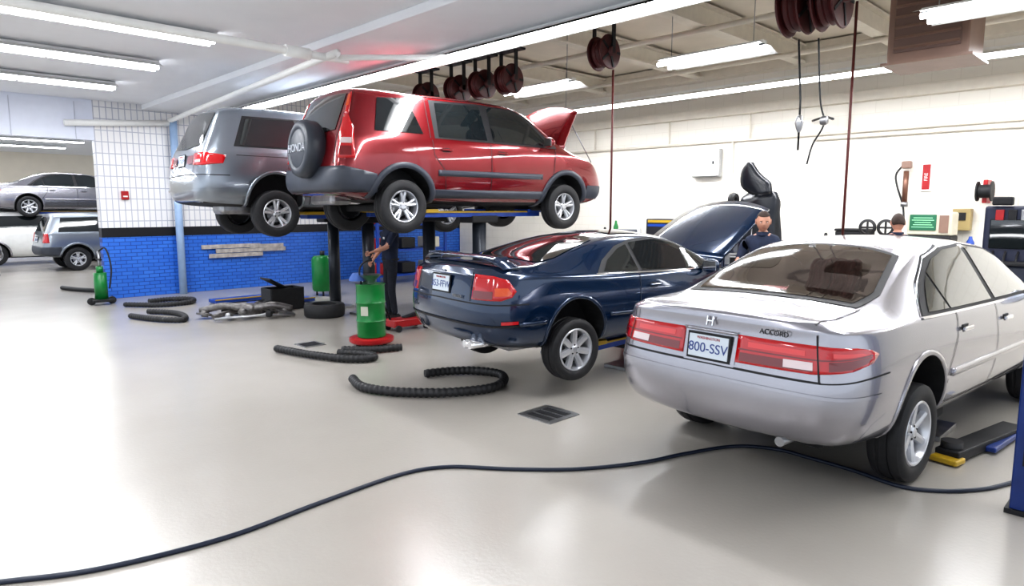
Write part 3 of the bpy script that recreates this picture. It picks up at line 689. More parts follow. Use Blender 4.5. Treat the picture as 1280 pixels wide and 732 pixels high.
def reel(x,y,z,R=.22,double=False):
    e=empty('hose_reel',(x,y,z))
    for k in range(2 if double else 1):
        o=k*.34
        for yy in (-.1,.1): lathe('flange',[(.03,yy+o),(R,yy+o),(R+.01,yy+o+.012),(R,yy+o+.024),(.03,yy+o+.024)],reel_m,e,28)
        lathe('hose_wound',[(R*.8,-.09+o),(R*.88,-.06+o),(R*.8,-.03+o),(R*.88,0+o),(R*.8,.03+o),(R*.88,.06+o),(R*.8,.09+o)],reel_m,e,28)
        cyl('hub',(0,-.16+o,0),(0,.17+o,0),.06,reel_m,e)
        for a in range(5):
            t=a*2*PI/5; box('spoke_%d'%a,(R*.55*math.cos(t),-.105+o,R*.55*math.sin(t)),(R*.8,.012,.03),gap_m,e,0,(0,-t,0))
        box('bracket',(.0,-.15+o,.2),(.06,.02,.45),gap_m,e); box('bracket_2',(0,.17+o,.2),(.06,.02,.45),gap_m,e)
    cyl('mount_rod',(0,.0,.4),(0,.0,4.7-z),.02,gap_m,e,8); box('mount_plate',(0,0,.42),(.2,.5,.03),gap_m,e)
    return e
for y in (9.5,8.65,8.05,7.45): reel(7.2,y,3.72,.21)
reel(7.2,5.65,3.82,.21)
reel(7.15,2.75,3.87,.29,True)
tube('reel_rail',[(7.45,-2,4.28),(7.45,12,4.28)],.03,gap_m,n=8)
tube('hanging_hose',[(7.2,5.50,3.58),(7.2,5.5,2.6),(7.2,5.5,1.5)],.014,maroonhose,n=8)
tube('hanging_hose',[(7.1,3.05,3.52),(7.1,3.0,2.9),(7.1,3.0,2.4)],.011,gap_m,n=8)
lathe('hose_nozzle',[(.012,.08),(.03,.06),(.045,0),(.03,-.06),(.012,-.1)],steel,None,14,'Z').location=(7.1,3.0,2.68)
tube('hanging_hose',[(9.25,3.26,4.6),(9.25,3.26,2.6),(9.25,3.26,1.3)],.018,maroonhose,n=8)
tube('hanging_hose',spline([(7.1,2.85,3.5),(7.1,2.8,2.9),(7.1,2.75,2.65),(7.1,2.85,2.45),(7.1,2.9,2.25)],8),.009,gap_m,n=8)
lathe('reel_hook',[(.012,-.04),(.04,-.03),(.05,0),(.04,.03),(.012,.04)],steel).location=(7.1,2.75,2.68)
h=empty('unit_heater',(9.5,2.42,4.0)); box('casing',(0,0,.1),(.7,.85,1.15),tan,h,.02); box('louvre',(-.36,0,0),(.02,.7,.7),M('heater_dark',(.16,.10,.08),.5),h,.01)
for k in range(6): box('slat_%d'%k,(-.38,0,-.3+k*.12),(.03,.68,.02),tan,h,0,(0,.5,0))
box('heater_flange',(0,0,-.47),(.8,.95,.03),tan,h)
# ------------------------------------------------------------------ right wall furniture
b=empty('wall_box',(12.4,7.08,2.7)); box('surround',(.03,0,0),(.09,.61,.55),M('box_edge_grey',(.45,.45,.45),.5),b,.005); box('case',(0,0,0),(.15,.58,.52),white_p,b,.01); box('door',(-.08,0,0),(.01,.52,.46),white_p,b,.005); box('latch',(-.09,-.2,0),(.02,.03,.06),gap_m,b)
b=empty('warning_sign',(12.48,3.16,2.3)); box('board',(0,0,0),(.02,.16,.45),white_p,b); box('panel',(-.012,0,0),(.006,.11,.4),redp,b); text('sign_text','FIRE',.07,white_p,b,(-.018,0,0),(PI/2,-PI/2,-PI/2))
b=empty('wall_hose_station',(12.35,3.42,2.15)); box('bracket',(0,0,.35),(.12,.14,.12),tan,b,.02); cyl('canister',(0,0,.25),(0,0,-.25),.04,M('copper',(.2,.1,.07),.4,.5),b); tube('hose',spline([(0,.05,.35),(0,.15,.2),(0,.12,0),(0,.02,-.3),(0,-.02,-.6)],6),.015,black,b); cyl('cap',(0,0,-.25),(0,0,-.33),.055,steel,b)
b=empty('wall_reel',(12.2,2.3,2.05)); lathe('drum',[(.02,-.1),(.15,-.1),(.15,-.08),(.1,-.07),(.1,.07),(.15,.08),(.15,.1),(.02,.1)],gap_m,b,24); box('mount',(.15,0,.0),(.3,.06,.35),redp,b,.01)
b=empty('junction_box',(12.4,2.6,1.62)); box('case',(0,0,0),(.15,.25,.34),M('olive_tan',(.35,.27,.12),.5),b,.01); box('dial',(-.08,0,.05),(.01,.12,.12),gap_m,b)
def bench(name,y0,y1,x=12.0,z=1.05):
    b=empty(name,(x,(y0+y1)/2,0)); L=y1-y0
    box('top',(0,0,z),(.75,L,.05),M('bench_top',(.12,.12,.13),.4),b,.01)
    n=max(1,int(L/.7))
    for k in range(n):
        yy=-L/2+(k+.5)*L/n
        box('cabinet_%d'%k,(0.02,yy,z/2),(.66,L/n-.02,z-.06),M('cab%d%s'%(k,name),(.05,.06,.1),.4),b,.01)
        for j in range(4): box('drawer_%d_%d'%(k,j),(-.33,yy,.18+j*.22),(.02,L/n-.08,.19),steel if j%2 else gap_m,b,.005)
    return b
bench('workbench',2.2,4.6); bench('workbench',5.4,9.6)
b=empty('crt_monitor',(11.9,2.88,1.56))
box('plinth',(0,0,-.33),(.45,.6,.3),gap_m,b,.02); box('casing',(0,0,0),(.4,.6,.36),beige,b,.03); box('bezel',(-.2,0,0),(.02,.56,.33),beige,b,.01)
box('screen',(-.215,.08,.02),(.01,.36,.24),M('green_screen',(.03,.12,.07),.2,emit=.08,ecol=(.1,.5,.25)),b,.01); box('controls',(-.215,-.2,0),(.01,.12,.26),tan,b)
scr=M('screen_text',(.3,.7,.4),.5,emit=.2)
for k in range(5): box('screen_row_%d'%k,(-.222,.08,-.05+k*.035),(.002,.30-.04*(k%3),.010),scr,b)
b=empty('diagnostic_cabinet',(9.6,1.5,0))
box('base',(0,0,.6),(.6,.55,1.1),M('cab_navy',(.012,.018,.04),.4),b,.02); box('upper',(.1,0,1.45),(.4,.55,.75),M('cab_navy2',(.015,.02,.05),.4),b,.03); box('screen',(-.11,0,1.5),(.02,.42,.34),glass,b,.01)
for k in range(3): box('shelf_unit_%d'%k,(-.12,-.12+k*.12,1.72),(.04,.08,.12),(steel,gap_m,redp)[k],b,.005)
box('tray',(-.2,0,1.17),(.35,.5,.04),gap_m,b,.01); box('lamp_head',(-.12,.1,1.88),(.1,.2,.1),gap_m,b,.02)
for k in range(4): tube('cable_%d'%k,spline([(-.1,-.2+k*.12,1.3),(-.24,-.18+k*.11,1.1),(-.32,-.15+k*.1,.8),(-.31,-.2+k*.12,.5)],5),.012,black,b,6)
for sx in (-1,1):
    for sy in (-1,1): cyl('caster_%d%d'%(sx,sy),(sx*.25,sy*.22-.02,.04),(sx*.25,sy*.22+.02,.04),.04,black,b,12)
cols=[redp,bluep,gap_m,yellow,white_p,steel,green,gap_m]
for k,(y,hh) in enumerate(((5.6,.3),(5.85,.22),(6.1,.38),(6.35,.25),(8.3,.35),(8.6,.24),(8.9,.45),(9.2,.3),(9.45,.2),(2.36,.3),(4.45,.3))):
    lathe('spray_can' if k%2 else 'fluid_bottle',[(.001,0),(.05,0),(.055,.01),(.055,hh*.7),(.03,hh*.85),(.02,hh),(.001,hh)],cols[k%8],None,16,'Z').location=(11.85,y,1.08)
# battery charger / analyser carts standing before the bench
for (x,y,hh,mt) in ((11.2,5.5,1.45,gap_m),(11.2,8.2,1.35,redp)):
    b=empty('analyser_cart',(x,y,0)); box('cabinet',(0,0,.55),(.45,.5,.9),mt,b,.02); box('head_unit',(0,0,1.0+(hh-1)/2+.02),(.35,.42,hh-1.0),M('head_unit_grey',(.12,.13,.15),.4),b,.02)
    box('display',(-.18,0,hh-.18),(.01,.28,.16),glass,b,.004); box('handle',(-.26,0,.95),(.03,.45,.03),steel,b,.01); box('shelf',(-.02,0,.99),(.5,.54,.03),steel,b,.005)
    for s in (-1,1):
        for t in (-1,1): cyl('caster_%d%d'%(s,t),(s*.18,t*.2-.02,.05),(s*.18,t*.2+.02,.05),.05,black,b,12)
b=empty('fender_cover_stand',(10.3,4.95,-.15))
vin=M('cover_vinyl',(.010,.012,.018),.3,noise=.2,bump=.4)
cyl('post',(0,0,.15),(0,0,2.2),.03,steel,b); box('foot',(0,0,.18),(.6,.6,.05),gap_m,b,.01)
V=[];F=[]
prof=[(2.20,.12,.0),(2.16,.27,.0),(2.05,.31,0),(1.9,.30,0),(1.6,.31,0),(1.2,.33,0),(.9,.33,0)]
for z,r,sh in prof:
    for k in range(20):
        a=2*PI*k/20; q=(abs(math.cos(a))**4+abs(math.sin(a))**4)**-.25; rr=r*q*(1+.07*math.sin(5*a+z*5)); V.append((rr*.6*math.cos(a),rr*math.sin(a)-.05,z+.05*math.sin(a*2)))
for i in range(len(prof)-1):
    for k in range(20): F.append((i*20+k,i*20+(k+1)%20,i*20+20+(k+1)%20,i*20+20+k))
F.append(tuple(range(20)))
mesh('draped_covers',V,F,vin,b,True)
V=[];F=[]
for i in range(13):
    t=i/12; w=(.05+.20*math.sin(min(1,t*1.25)*PI*.5))*(1-.35*max(0,t-.7)/.3); zz=2.66-.5*t; yc=.06-.22*t*t
    for k in range(7):
        s=k/6*2-1; V.append((-.18-.08*(1-s*s),yc+w*s,zz+.03*s*math.sin(t*6)))
for i in range(12):
    for k in range(6): a=i*7+k; F.append((a,a+1,a+8,a+7))
o=mesh('folded_cover',V,F,vin,b,True); s_=o.modifiers.new('s','SOLIDIFY'); s_.thickness=.05
lathe('coiled_hose',[(.05,-.04),(.10,-.05),(.12,0),(.10,.05),(.05,.04),(.05,-.04)],black,b,24).location=(-.1,.36,2.08)
for yy in (3.36,3.62):
    b=empty('exhaust_fan',(11.3,yy,1.5)); lathe('ring',[(.09,-.03),(.12,-.02),(.13,0),(.12,.03),(.09,.03),(.09,-.03)],black,b,28,'X'); box('bar',(0,0,0),(.03,.2,.03),black,b,.01); box('bar_2',(0,0,0),(.03,.03,.2),black,b,.01); box('stem',(0,0,-.8),(.05,.05,1.36),black,b); box('foot',(0,0,-1.485),(.22,.22,.03),black,b)
b=empty('tool_chest',(11.9,4.0,1.25)); box('case',(0,0,0),(.4,.5,.34),gap_m,b,.02); box('lid',(0,0,.19),(.42,.52,.04),gap_m,b,.01)
b=empty('tool_chest',(11.9,7.4,1.33)); box('case',(0,0,0),(.45,1.2,.5),M('chest_black',(.02,.02,.025),.4),b,.02); box('stripe',(-.23,0,.2),(.01,1.1,.05),yellow,b); box('stripe_2',(-.23,0,.12),(.01,1.1,.05),bluep,b)
# ------------------------------------------------------------------ lifts
def lift(name,x,y1,y2,zt,arm=True,L=2.3,x0=None):
    e=empty(name,(x,0,0)); 
    pm_=M('lift_post_dark',(.03,.035,.045),.35,.3)
    for i,y in enumerate((y1,y2)):
        box('base_%d'%i,(0,y,.02),(.5,.5,.04),steel,e,.005)
        cyl('piston_%d'%i,(0,y,0),(0,y,zt),.1,pm_,e,24)
        box('saddle_%d'%i,(0,y,zt-.02),(.5,.3,.1),gap_m,e,.02)
        if arm:
            box('runway_%d'%i,(0,y,zt+.05),(L,.24,.07),bluep,e,.01)
            box('edge_%d'%i,(0,y-.125,zt+.085),(L,.015,.02),yellow,e)
            for s in (-1,1):
                box('pad_arm_%d%d'%(i,s),(s*L*.45,y,zt+.1),(.35,.32,.05),yellow if s<0 else bluep,e,.01)
                cyl('pad_%d%d'%(i,s),(s*L*.45,y,zt+.1),(s*L*.45,y,zt+.18),.06,black,e,16)
    return e
lift('vehicle_lift',6.45,7.3,8.5,1.66)
lift('vehicle_lift',6.12,9.75,10.9,1.62)
lift('vehicle_lift',6.2,4.35,5.35,.32,True,2.0)
lift('vehicle_lift',6.1,1.5,2.5,.16,True,1.7)
e=empty('lift_arm',(5.95,1.0,0)); box('arm',(0,0,.055),(1.1,.16,.07),gap_m,e,.01,(0,0,-.2)); box('tip',(-.55,.1,.03),(.14,.18,.04),yellow,e,.01,(0,0,-.2)); box('arm_2',(.3,-.12,.04),(.9,.08,.04),bluecol,e,.01,(0,0,-.1)); cyl('pad',(-.45,.1,.06),(-.45,.1,.14),.07,black,e)
e=empty('lift_column',(4.83,.58,0)); box('post',(0,0,.78),(.14,.12,1.56),bluecol,e,.008); box('cap',(0,0,1.57),(.16,.14,.03),gap_m,e,.005); box('foot',(0,0,.015),(.18,.16,.03),gap_m,e); box('stripe',(-.072,0,.9),(.004,.03,1.2),gap_m,e)
e=empty('floor_ramp',(5.3,12.9,0)); box('plate',(0,0,.05),(1.3,.35,.06),bluep,e,.01); box('plate_2',(.3,-.9,.05),(1.2,.35,.06),bluep,e,.01); box('edge',(0,-.18,.085),(1.3,.02,.02),yellow,e); box('edge_2',(.3,-1.08,.085),(1.2,.02,.02),yellow,e)
# ------------------------------------------------------------------ floor items
hose('exhaust_hose',[(4.18,5.62,.05),(4.45,5.52,.05),(4.66,5.33,.05),(4.74,5.05,.05),(4.58,4.82,.05),(4.32,4.71,.05),(4.03,4.8,.05),(3.78,4.97,.05),(3.53,5.28,.05),(3.42,5.62,.05),(3.52,5.98,.05)])
hose('exhaust_hose',[(3.62,7.97,.05),(3.74,7.4,.05),(3.92,6.9,.05),(4.12,6.68,.05),(4.26,6.72,.05),(4.22,6.95,.05),(4.05,7.2,.05)])
hose('exhaust_hose',[(4.18,7.33,.05),(4.45,7.05,.05),(4.8,6.93,.05)])
hose('exhaust_hose',[(3.35,13.6,.05),(3.8,13.1,.05),(4.3,13.1,.05),(4.5,13.5,.05),(4.2,13.8,.05),(3.8,13.75,.05)])
hose('exhaust_hose',[(3.05,12.1,.05),(3.25,11.45,.05),(3.52,11.1,.05),(3.68,11.45,.05),(3.66,11.95,.05),(3.4,12.4,.05)])
hose('exhaust_hose',[(3.1,17.5,.05),(3.3,16.8,.05),(3.6,16.2,.05)])
cab=[(-.6,4.4,.013),(0.0,4.05,.013),(.33,3.88,.013),(.63,3.71,.013),(.97,3.61,.013),(1.36,3.56,.013),(1.87,3.6,.013),(2.47,3.62,.013),(2.79,3.5,.013),(3.08,3.16,.013),(3.4,2.85,.013),(3.81,2.61,.013),(4.22,2.47,.013),(4.6,2.3,.013),(4.76,2.05,.013),(4.76,1.8,.013),(4.74,1.5,.013),(4.68,1.2,.013),(4.8,.98,.013),(5.02,.81,.013),(5.26,.71,.013),(5.6,.6,.013)]
tube('air_hose',resample(spline(cab,10),.03),.014,M('air_hose_blue_black',(.010,.016,.035),.4),n=8)
e=empty('floor_drain',(4.19,3.84,0)); 
for a,b_,c,d in ((0,.17,.38,.05),(0,-.17,.38,.05),(.17,0,.05,.3),(-.17,0,.05,.3)): box('frame',(a,b_,.004),(c,d,.012),steel,e)
box('pit',(0,0,.001),(.3,.3,.004),gap_m,e)
for k in range(2): box('bar_%d'%k,(-.05+k*.1,.0,.006),(.012,.3,.006),steel,e)
e=empty('floor_drain',(4.15,8.1,0)); box('frame',(0,0,.004),(.3,.3,.01),steel,e); box('pit',(0,0,.008),(.24,.24,.004),gap_m,e)
e=empty('waste_oil_drum',(4.72,7.5,0))
lathe('red_dolly',[(.001,.05),(.27,.05),(.29,.07),(.29,.11),(.27,.12),(.001,.12)],redp,e,32,'Z')
for k in range(4): cyl('caster_%d'%k,(.2*math.cos(k*PI/2),.2*math.sin(k*PI/2)-.015,.03),(.2*math.cos(k*PI/2),.2*math.sin(k*PI/2)+.015,.03),.03,black,e,10)
lathe('drum_body',[(.001,.12),(.17,.12),(.185,.13),(.185,.32),(.195,.34),(.185,.36),(.185,.56),(.195,.58),(.185,.60),(.185,.80),(.195,.82),(.17,.82),(.001,.81)],green,e,32,'Z')
lathe('drip_bowl',[(.05,.82),(.06,.86),(.14,.93),(.15,.94),(.13,.93),(.04,.87),(.001,.86)],steel,e,28,'Z')
tube('pump_handle',spline([(-.1,.05,.8),(-.12,.06,1.0),(-.05,.05,1.1),(.05,.02,1.12)],5),.012,gap_m,e)
lathe('blue_rag',[(.001,.96),(.06,.96),(.1,.9),(.11,.86)],M('rag_blue',(.08,.15,.4),.9),e,9,'Z').location=(-.12,.12,0)
box('drum_label',(-.16,-.10,.48),(.004,.10,.12),M('label_cream',(.5,.5,.42),.6),e,0,(0,0,.55))
e=empty('coolant_tank',(6.8,12.6,0)); lathe('tank',[(.001,.1),(.2,.1),(.22,.14),(.22,.75),(.18,.82),(.001,.84)],green,e,24,'Z'); cyl('neck',(0,0,.82),(0,0,.92),.05,black,e)
for k in range(3): cyl('leg_%d'%k,(.15*math.cos(k*2.1),.15*math.sin(k*2.1),0),(.15*math.cos(k*2.1),.15*math.sin(k*2.1),.12),.02,black,e,8)
e=empty('gear_oil_cart',(3.15,14.3,0)); box('base',(0,0,.08),(.35,.35,.05),gap_m,e,.01); cyl('tank',(0,0,.1),(0,0,.6),.11,green,e); cyl('mast',(0,0,.6),(0,0,1.0),.02,steel,e); tube('hose',spline([(0,0,1.0),(.1,-.1,1.05),(.16,-.14,.7),(.12,-.1,.3)],6),.015,black,e); box('handle',(0,0,.85),(.04,.3,.03),gap_m,e); cyl('pump',(0,0,.6),(0,0,.72),.06,green,e)
for k in (-1,1): cyl('wheel_%d'%k,(k*.17,-.02,.07),(k*.17,.02,.07),.07,black,e,14)
e=empty('tyre',(5.47,10.12,0.11)); lathe('casing',[(.2,-.1),(.22,-.11),(.31,-.105),(.33,-.08),(.335,0),(.33,.08),(.31,.105),(.22,.11),(.2,.1),(.19,.0),(.2,-.1)],tyre_m,e,36,'Z')
e=empty('plastic_crate',(5.35,11.4,0)); 
box('bottom',(0,0,.02),(.6,.4,.03),black,e)
for a,b_,c,d in ((0,.2,.6,.03),(0,-.2,.6,.03),(.3,0,.03,.4),(-.3,0,.03,.4)): box('side',(a,b_,.2),(c,d,.38),black,e,.01)
box('lid',(-.1,.0,.45),(.5,.4,.03),gap_m,e,.01,(0,.5,0))
e=empty('axle_subframe_parts',(4.5,10.85,0))
pm=M('cast_metal',(.20,.19,.185),.45,.7,noise=.4,nscale=12,bump=.4)
tube('cross_member',spline([(-.6,.5,.12),(-.3,.25,.2),(0,0,.14),(.3,-.2,.2),(.6,-.3,.12)],6),.06,pm,e)
tube('control_arm',spline([(-.55,.1,.06),(-.2,.2,.1),(.15,.35,.08),(.5,.2,.06)],6),.04,pm,e)
tube('drive_shaft',[(-.6,-.1,.05),(.1,-.35,.07),(.55,-.5,.05)],.025,steel,e)
for k,(x,y,r) in enumerate(((-.58,.4,.13),(.48,-.25,.14),(-.15,-.12,.1),(.3,.3,.12))):
    o=lathe('brake_hub_%d'%k,[(.02,0),(r*.4,.0),(r*.45,.03),(r,.03),(r,.06),(r*.5,.07),(r*.4,.1),(.02,.11)],pm,e,24,'Z'); o.location=(x,y,.03+.02*k); o.rotation_euler=(.3*k,.2,0)
box('gearbox',(.05,.05,.12),(.3,.26,.2),pm,e,.05,(.2,.1,.5)); box('caliper',(-.35,-.05,.07),(.16,.1,.1),steel,e,.03,(0,.2,.9)); box('caliper_2',(.45,.05,.07),(.16,.1,.1),pm,e,.03,(0,.2,.3))
box('bracket_dark',(-.15,.38,.1),(.3,.12,.14),gap_m,e,.03,(0,.1,-.5)); box('bracket_dark_2',(.2,-.35,.08),(.2,.1,.1),gap_m,e,.03,(0,.1,.8))
for k in range(2):
    pts=[(.25+.05*math.cos(t*.7),-.12+.05*math.sin(t*.7)+k*.2,.06+t*.006) for t in range(36)]
    tube('coil_spring_%d'%k,pts,.009,gap_m,e,8)
e=empty('wall_plank_sign',(6.2,15.0,.86)); 
for k,(x,z,w) in enumerate(((-.3,.1,1.3),(.15,.0,1.6),(-.2,-.1,1.2),(.5,.08,.8))): box('plank_%d'%k,(x,-.005*k,z),(w,.03,.09),M('plank%d'%k,(.40,.37,.35),.7,noise=.3),e,.005)
e=empty('parts_rack',(9.6,13.6,0))
for x in (-1,1):
    for y in (-.3,.3): box('upright',(x,y,.9),(.06,.06,1.8),bluep,e)
for z in (.2,.8,1.4): box('shelf_%d'%int(z*10),(0,0,z),(2,.6,.04),bluep,e)
for k in range(9): box('bin_%d'%k,(-.8+(k%3)*.75,0,.36+(k//3)*.6),(.4,.4,.26),(redp,gap_m,beige)[k%3],e,.02)
e=empty('floor_jack',(5.75,8.15,0)); box('frame',(0,0,.12),(.6,.25,.12),redp,e,.02); box('arm',(.1,0,.2),(.35,.08,.06),gap_m,e,.01,(0,-.2,0)); cyl('handle',(-.3,0,.18),(-.55,0,.75),.015,gap_m,e)
for s in (-1,1):
    for t in (-1,1): cyl('wheel_%d%d'%(s,t),(s*.25,t*.14-.02,.05),(s*.25,t*.14+.02,.05),.05,black,e,14)
e=empty('tool_cart',(7.6,9.4,0)); tb=M('cart_blue',(.015,.07,.30),.4)
box('cabinet',(0,0,.5),(.5,.8,.8),tb,e,.02); box('cart_top',(0,0,.92),(.54,.84,.04),gap_m,e,.01)
for j in range(5): box('drawer_%d'%j,(-.255,0,.2+j*.15),(.015,.72,.13),steel if j==4 else tb,e,.005)
for s in (-1,1):
    for t in (-1,1): cyl('caster_%d%d'%(s,t),(s*.2,t*.35-.02,.05),(s*.2,t*.35+.02,.05),.05,black,e,12)
lift('vehicle_lift',5.0,26.4,27.4,1.6)
e=empty('floor_ramp',(.8,22.2,0)); box('plate',(0,0,.08),(3.2,.5,.1),redp,e,.02); box('end',(1.6,0,.05),(.3,.5,.05),gap_m,e)
# ------------------------------------------------------------------ people
def skinned(name,V,E,R,mat,parent,root=0,lv=2):
    me=bpy.data.meshes.new(name); me.from_pydata([tuple(v) for v in V],E,[]); me.materials.append(mat)
    o=link(bpy.data.objects.new(name,me),parent)
    md=o.modifiers.new('sk','SKIN'); md.use_smooth_shade=True
    for i,sv_ in enumerate(me.skin_vertices[0].data):
        r=R[i]; sv_.radius=r if isinstance(r,tuple) else (r,r); sv_.use_root=(i==root)
    s=o.modifiers.new('s','SUBSURF'); s.levels=lv; s.render_levels=lv
    apply_mods(o); o.data.materials.clear(); o.data.materials.append(mat)
    o.data.polygons.foreach_set('use_smooth',[True]*len(o.data.polygons))
    return o
def hand(name,w,d,nrm,side,parent,curl=.5):
    d=Vector(d).normalized(); n=Vector(nrm); n=(n-d*n.dot(d)).normalized(); a=d.cross(n)*side
    w=Vector(w); V=[w-d*.02,w+d*.03,w+d*.085]; E=[(0,1),(1,2)]; R=[(.026,.02),(.034,.017),(.038,.014)]
    skinned(name+'_palm',V,E,R,skin,parent,0,2)
    for i,(off,L) in enumerate(((.030,.07),(.011,.08),(-.010,.075),(-.029,.06))):
        p=w+d*.075+a*off; pts=[p]; dr=d.copy()
        for k,f in enumerate((.45,.3,.25)):
            ang=curl*(.5+k*.5); dr=(d*math.cos(ang)+n*math.sin(ang)); pts.append(pts[-1]+dr*L*f)
        skinned(name+'_finger_%d'%i,pts,[(0,1),(1,2),(2,3)],[.0095,.0088,.008,.007],skin,parent,0,1)
    p=w+d*.025+a*.03; pts=[p,p+(d*.5+a*.8+n*.2)*.03,p+(d*.8+a*.9+n*.5)*.052]
    skinned(name+'_thumb',pts,[(0,1),(1,2)],[.012,.0105,.0085],skin,parent,0,1)
lipsm=M('lips',(.34,.12,.10),.5)
def head(parent,c,yaw,pitch=0):
    e=bpy.data.objects.new('head',None); link(e,parent); e.location=c; e.rotation_euler=(0,pitch,yaw)
    bm=bmesh.new(); bmesh.ops.create_uvsphere(bm,u_segments=40,v_segments=30,radius=1)
    for v in bm.verts:
        x,y,z=v.co
        k=1-.28*max(0,-z)**1.3; fx=x*.098*(1-.1*max(0,-z)) ; 
        if x<0: fx*=1+(.0)-.25*max(0,-z)
        fy=y*.077*k; fz=z*.12
        if x>0:
            fx+=.024*math.exp(-(y/.15)**2-((z+.12)/.16)**2)
            fx+=.008*math.exp(-(y/.12)**2-((z-.08)/.2)**2)
            fx-=.007*math.exp(-((abs(y)-.38)/.16)**2-((z-.08)/.12)**2)
            fx+=.006*math.exp(-(y/.3)**2-((z+.42)/.08)**2)
            fx+=.010*math.exp(-(y/.3)**2-((z+.8)/.2)**2)
            fx+=.003*math.exp(-((abs(y)-.5)/.2)**2-((z+.15)/.2)**2)
        v.co=Vector((fx,fy,fz))
    me=bpy.data.meshes.new('skull'); bm.to_mesh(me); bm.free(); me.materials.append(skin); me.polygons.foreach_set('use_smooth',[True]*len(me.polygons))
    link(bpy.data.objects.new('face',me),e)
    bm=bmesh.new(); bmesh.ops.create_uvsphere(bm,u_segments=40,v_segments=30,radius=1)
    dl=[]
    for v in bm.verts:
        x,y,z=v.co
        lim=.52 if x>.3 else (.52-(.3-x)*1.1 if x>-.3 else -.35)
        if z<lim: dl.append(v)
        k=1-.28*max(0,-z)**1.3
        v.co=Vector((x*.104-.002,y*.082*k,z*.127))
    bmesh.ops.delete(bm,geom=dl,context='VERTS')
    me=bpy.data.meshes.new('hair'); bm.to_mesh(me); bm.free(); me.materials.append(hair); me.polygons.foreach_set('use_smooth',[True]*len(me.polygons))
    o=link(bpy.data.objects.new('hair',me),e); s=o.modifiers.new('s','SOLIDIFY'); s.thickness=.008
    for s in (-1,1):
        o=lathe('eye_%d'%s,[(.001,.011),(.008,.008),(.011,0),(.008,-.008),(.001,-.011)],white_p,e,12,'X'); o.location=(.078,s*.030,.010); o.scale=(1,1,.6)
        o=lathe('iris_%d'%s,[(.001,.004),(.005,.002),(.005,0)],gap_m,e,10,'X'); o.location=(.0865,s*.030,.010)
        box('brow_%d'%s,(.091,s*.030,.026),(.008,.032,.005),hair,e,.002,(0,0,-s*.3))
        o=lathe('ear_%d'%s,[(.001,.006),(.018,.008),(.024,0),(.018,-.008),(.001,-.006)],skin,e,14,'Y'); o.location=(0,s*.079,.0); o.scale=(.8,1,1.4)
    box('mouth',(.091,0,-.052),(.006,.038,.006),lipsm,e,.002)
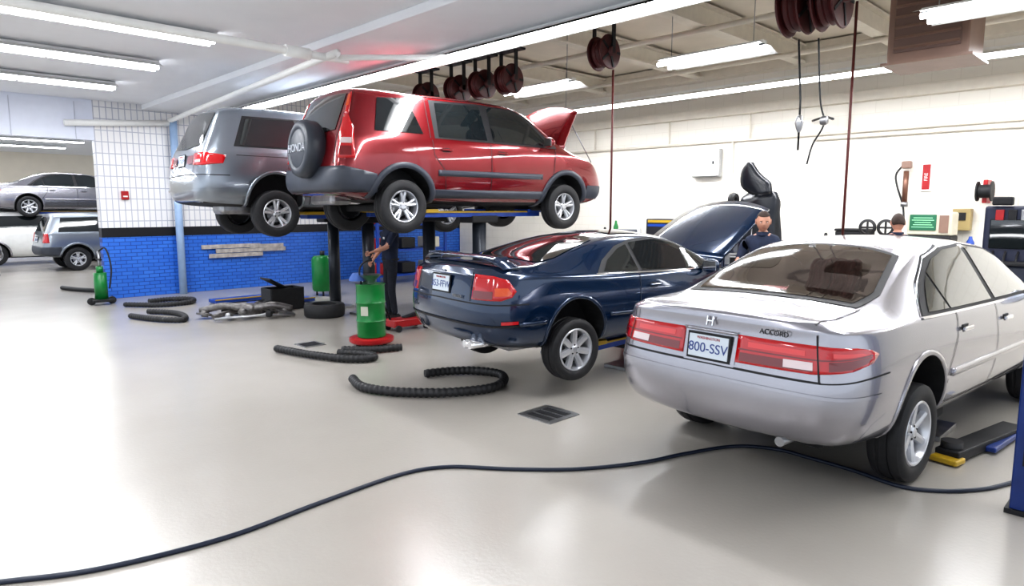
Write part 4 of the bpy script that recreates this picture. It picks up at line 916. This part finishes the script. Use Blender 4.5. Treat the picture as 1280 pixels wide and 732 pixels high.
def person(name,loc,yaw,armL,armR,Hs=1.0,hy=0,hp=0,bend=0,short=True):
    e=empty(name,loc,yaw); e.scale=(Hs,Hs,Hs)
    b=bend
    V=[(0,0,.96),(.01+b*.3,0,1.12),(b*.7,0,1.30),(b,0,1.44),(b+.01,0,1.51),(b+.03,0,1.58)]
    R=[(.13,.15),(.115,.14),(.13,.17),(.09,.13),(.05,.055),(.05,.05)]
    E=[(0,1),(1,2),(2,3),(3,4),(4,5)]
    for s,arm in ((1,armL),(-1,armR)):
        i=len(V); el,wr=arm
        V+=[(b,s*.175,1.42),el,wr]; R+=[(.068,.068),(.045,.045),(.03,.03)]
        E+=[(3,i),(i,i+1),(i+1,i+2)]
        i=len(V)
        V+=[(0,s*.095,.88),(.03,s*.11,.50),(-.02,s*.12,.10)]; R+=[(.092,.092),(.066,.066),(.05,.05)]
        E+=[(0,i),(i,i+1),(i+1,i+2)]
    o=skinned('body',V,E,R,navy,e,0,2)
    for m in (pants,skin): o.data.materials.append(m)
    for p in o.data.polygons:
        c=p.center
        if c.z<.97 and abs(c.y)<.24 and abs(c.x)<.2: p.material_index=1
        if c.z>1.49 and abs(c.y)<.09: p.material_index=2
        for el,wr in (armL,armR):
            el_,wr_=Vector(el),Vector(wr); d=wr_-el_; t=(c-el_).dot(d)/d.length_squared
            if short and t>-.05 and (c-(el_+d*min(1,max(0,t)))).length<.075: p.material_index=2
    lathe('collar',[(.062,1.47),(.078,1.49),(.07,1.53),(.062,1.53)],navy,e,20,'Z').location=(b+.01,0,0)
    lathe('belt',[(.128,.97),(.136,.975),(.136,1.0),(.128,1.005)],gap_m,e,24,'Z').scale=(1,1.15,1)
    for s in (1,-1):
        bm=bmesh.new(); bmesh.ops.create_cube(bm,size=1)
        for v in bm.verts:
            v.co=Vector((v.co.x*.28+.06,v.co.y*(.1 if v.co.x>0 else .08),v.co.z*(.07 if v.co.x>0 else .12)+(.035 if v.co.x>0 else .06)))
        bmesh.ops.bevel(bm,geom=bm.edges[:],offset=.02,segments=3,affect='EDGES')
        me=bpy.data.meshes.new('shoe'); bm.to_mesh(me); bm.free(); me.materials.append(black)
        o=link(bpy.data.objects.new('shoe_%d'%s,me),e); o.location=(-.02,s*.12,0)
    for s,(el,wr) in ((1,armL),(-1,armR)):
        d=Vector(wr)-Vector(el); hand('hand_%d'%s,wr,d,(0,-s,-.2) if abs(d.normalized().y)<.8 else (0,0,-1),s,e)
    head(e,(b+.045,0,1.645),hy,hp)
    box('name_patch',(b+.128,.08,1.33),(.01,.07,.035),white_p,e,.003)
    return e
person('mechanic',(7.45,3.5,0),math.radians(205),((.12,.26,1.16),(.34,.18,1.08)),((.12,-.26,1.16),(.36,-.14,1.1)),1.0,.1,.22)
person('mechanic',(9.3,2.62,0),math.radians(20),((.10,.25,1.16),(.30,.16,1.16)),((.10,-.25,1.16),(.30,-.16,1.16)),.98,.1,.25,.06)
person('mechanic',(6.05,9.0,0),math.radians(165),((.14,.28,1.20),(.38,.34,1.14)),((.05,-.27,1.16),(.2,-.25,.98)),1.0,.2,.0)
# ------------------------------------------------------------------ world / camera
w=bpy.data.worlds.new('world'); scene.world=w; w.use_nodes=True
bg=w.node_tree.nodes['Background']; bg.inputs[0].default_value=(.84,.91,1,1); bg.inputs[1].default_value=1.05
try:
    scene.view_settings.view_transform='Standard'; scene.view_settings.exposure=.42
    scene.view_settings.look='Medium High Contrast'
except Exception as ex: print('view',ex)
cam=bpy.data.cameras.new('camera'); co=bpy.data.objects.new('camera',cam); COL.objects.link(co)
cam.sensor_width=36; cam.lens=833/1280*36; cam.clip_end=200
F_=Vector((0.6924,0.7103,-0.1264)); R_=Vector((.716,-.698,0)); U_=R_.cross(F_)
m=Matrix((R_.normalized(),U_.normalized(),-F_.normalized())).transposed().to_4x4(); m.translation=Vector((0,0,1.8))
co.matrix_world=m; scene.camera=co
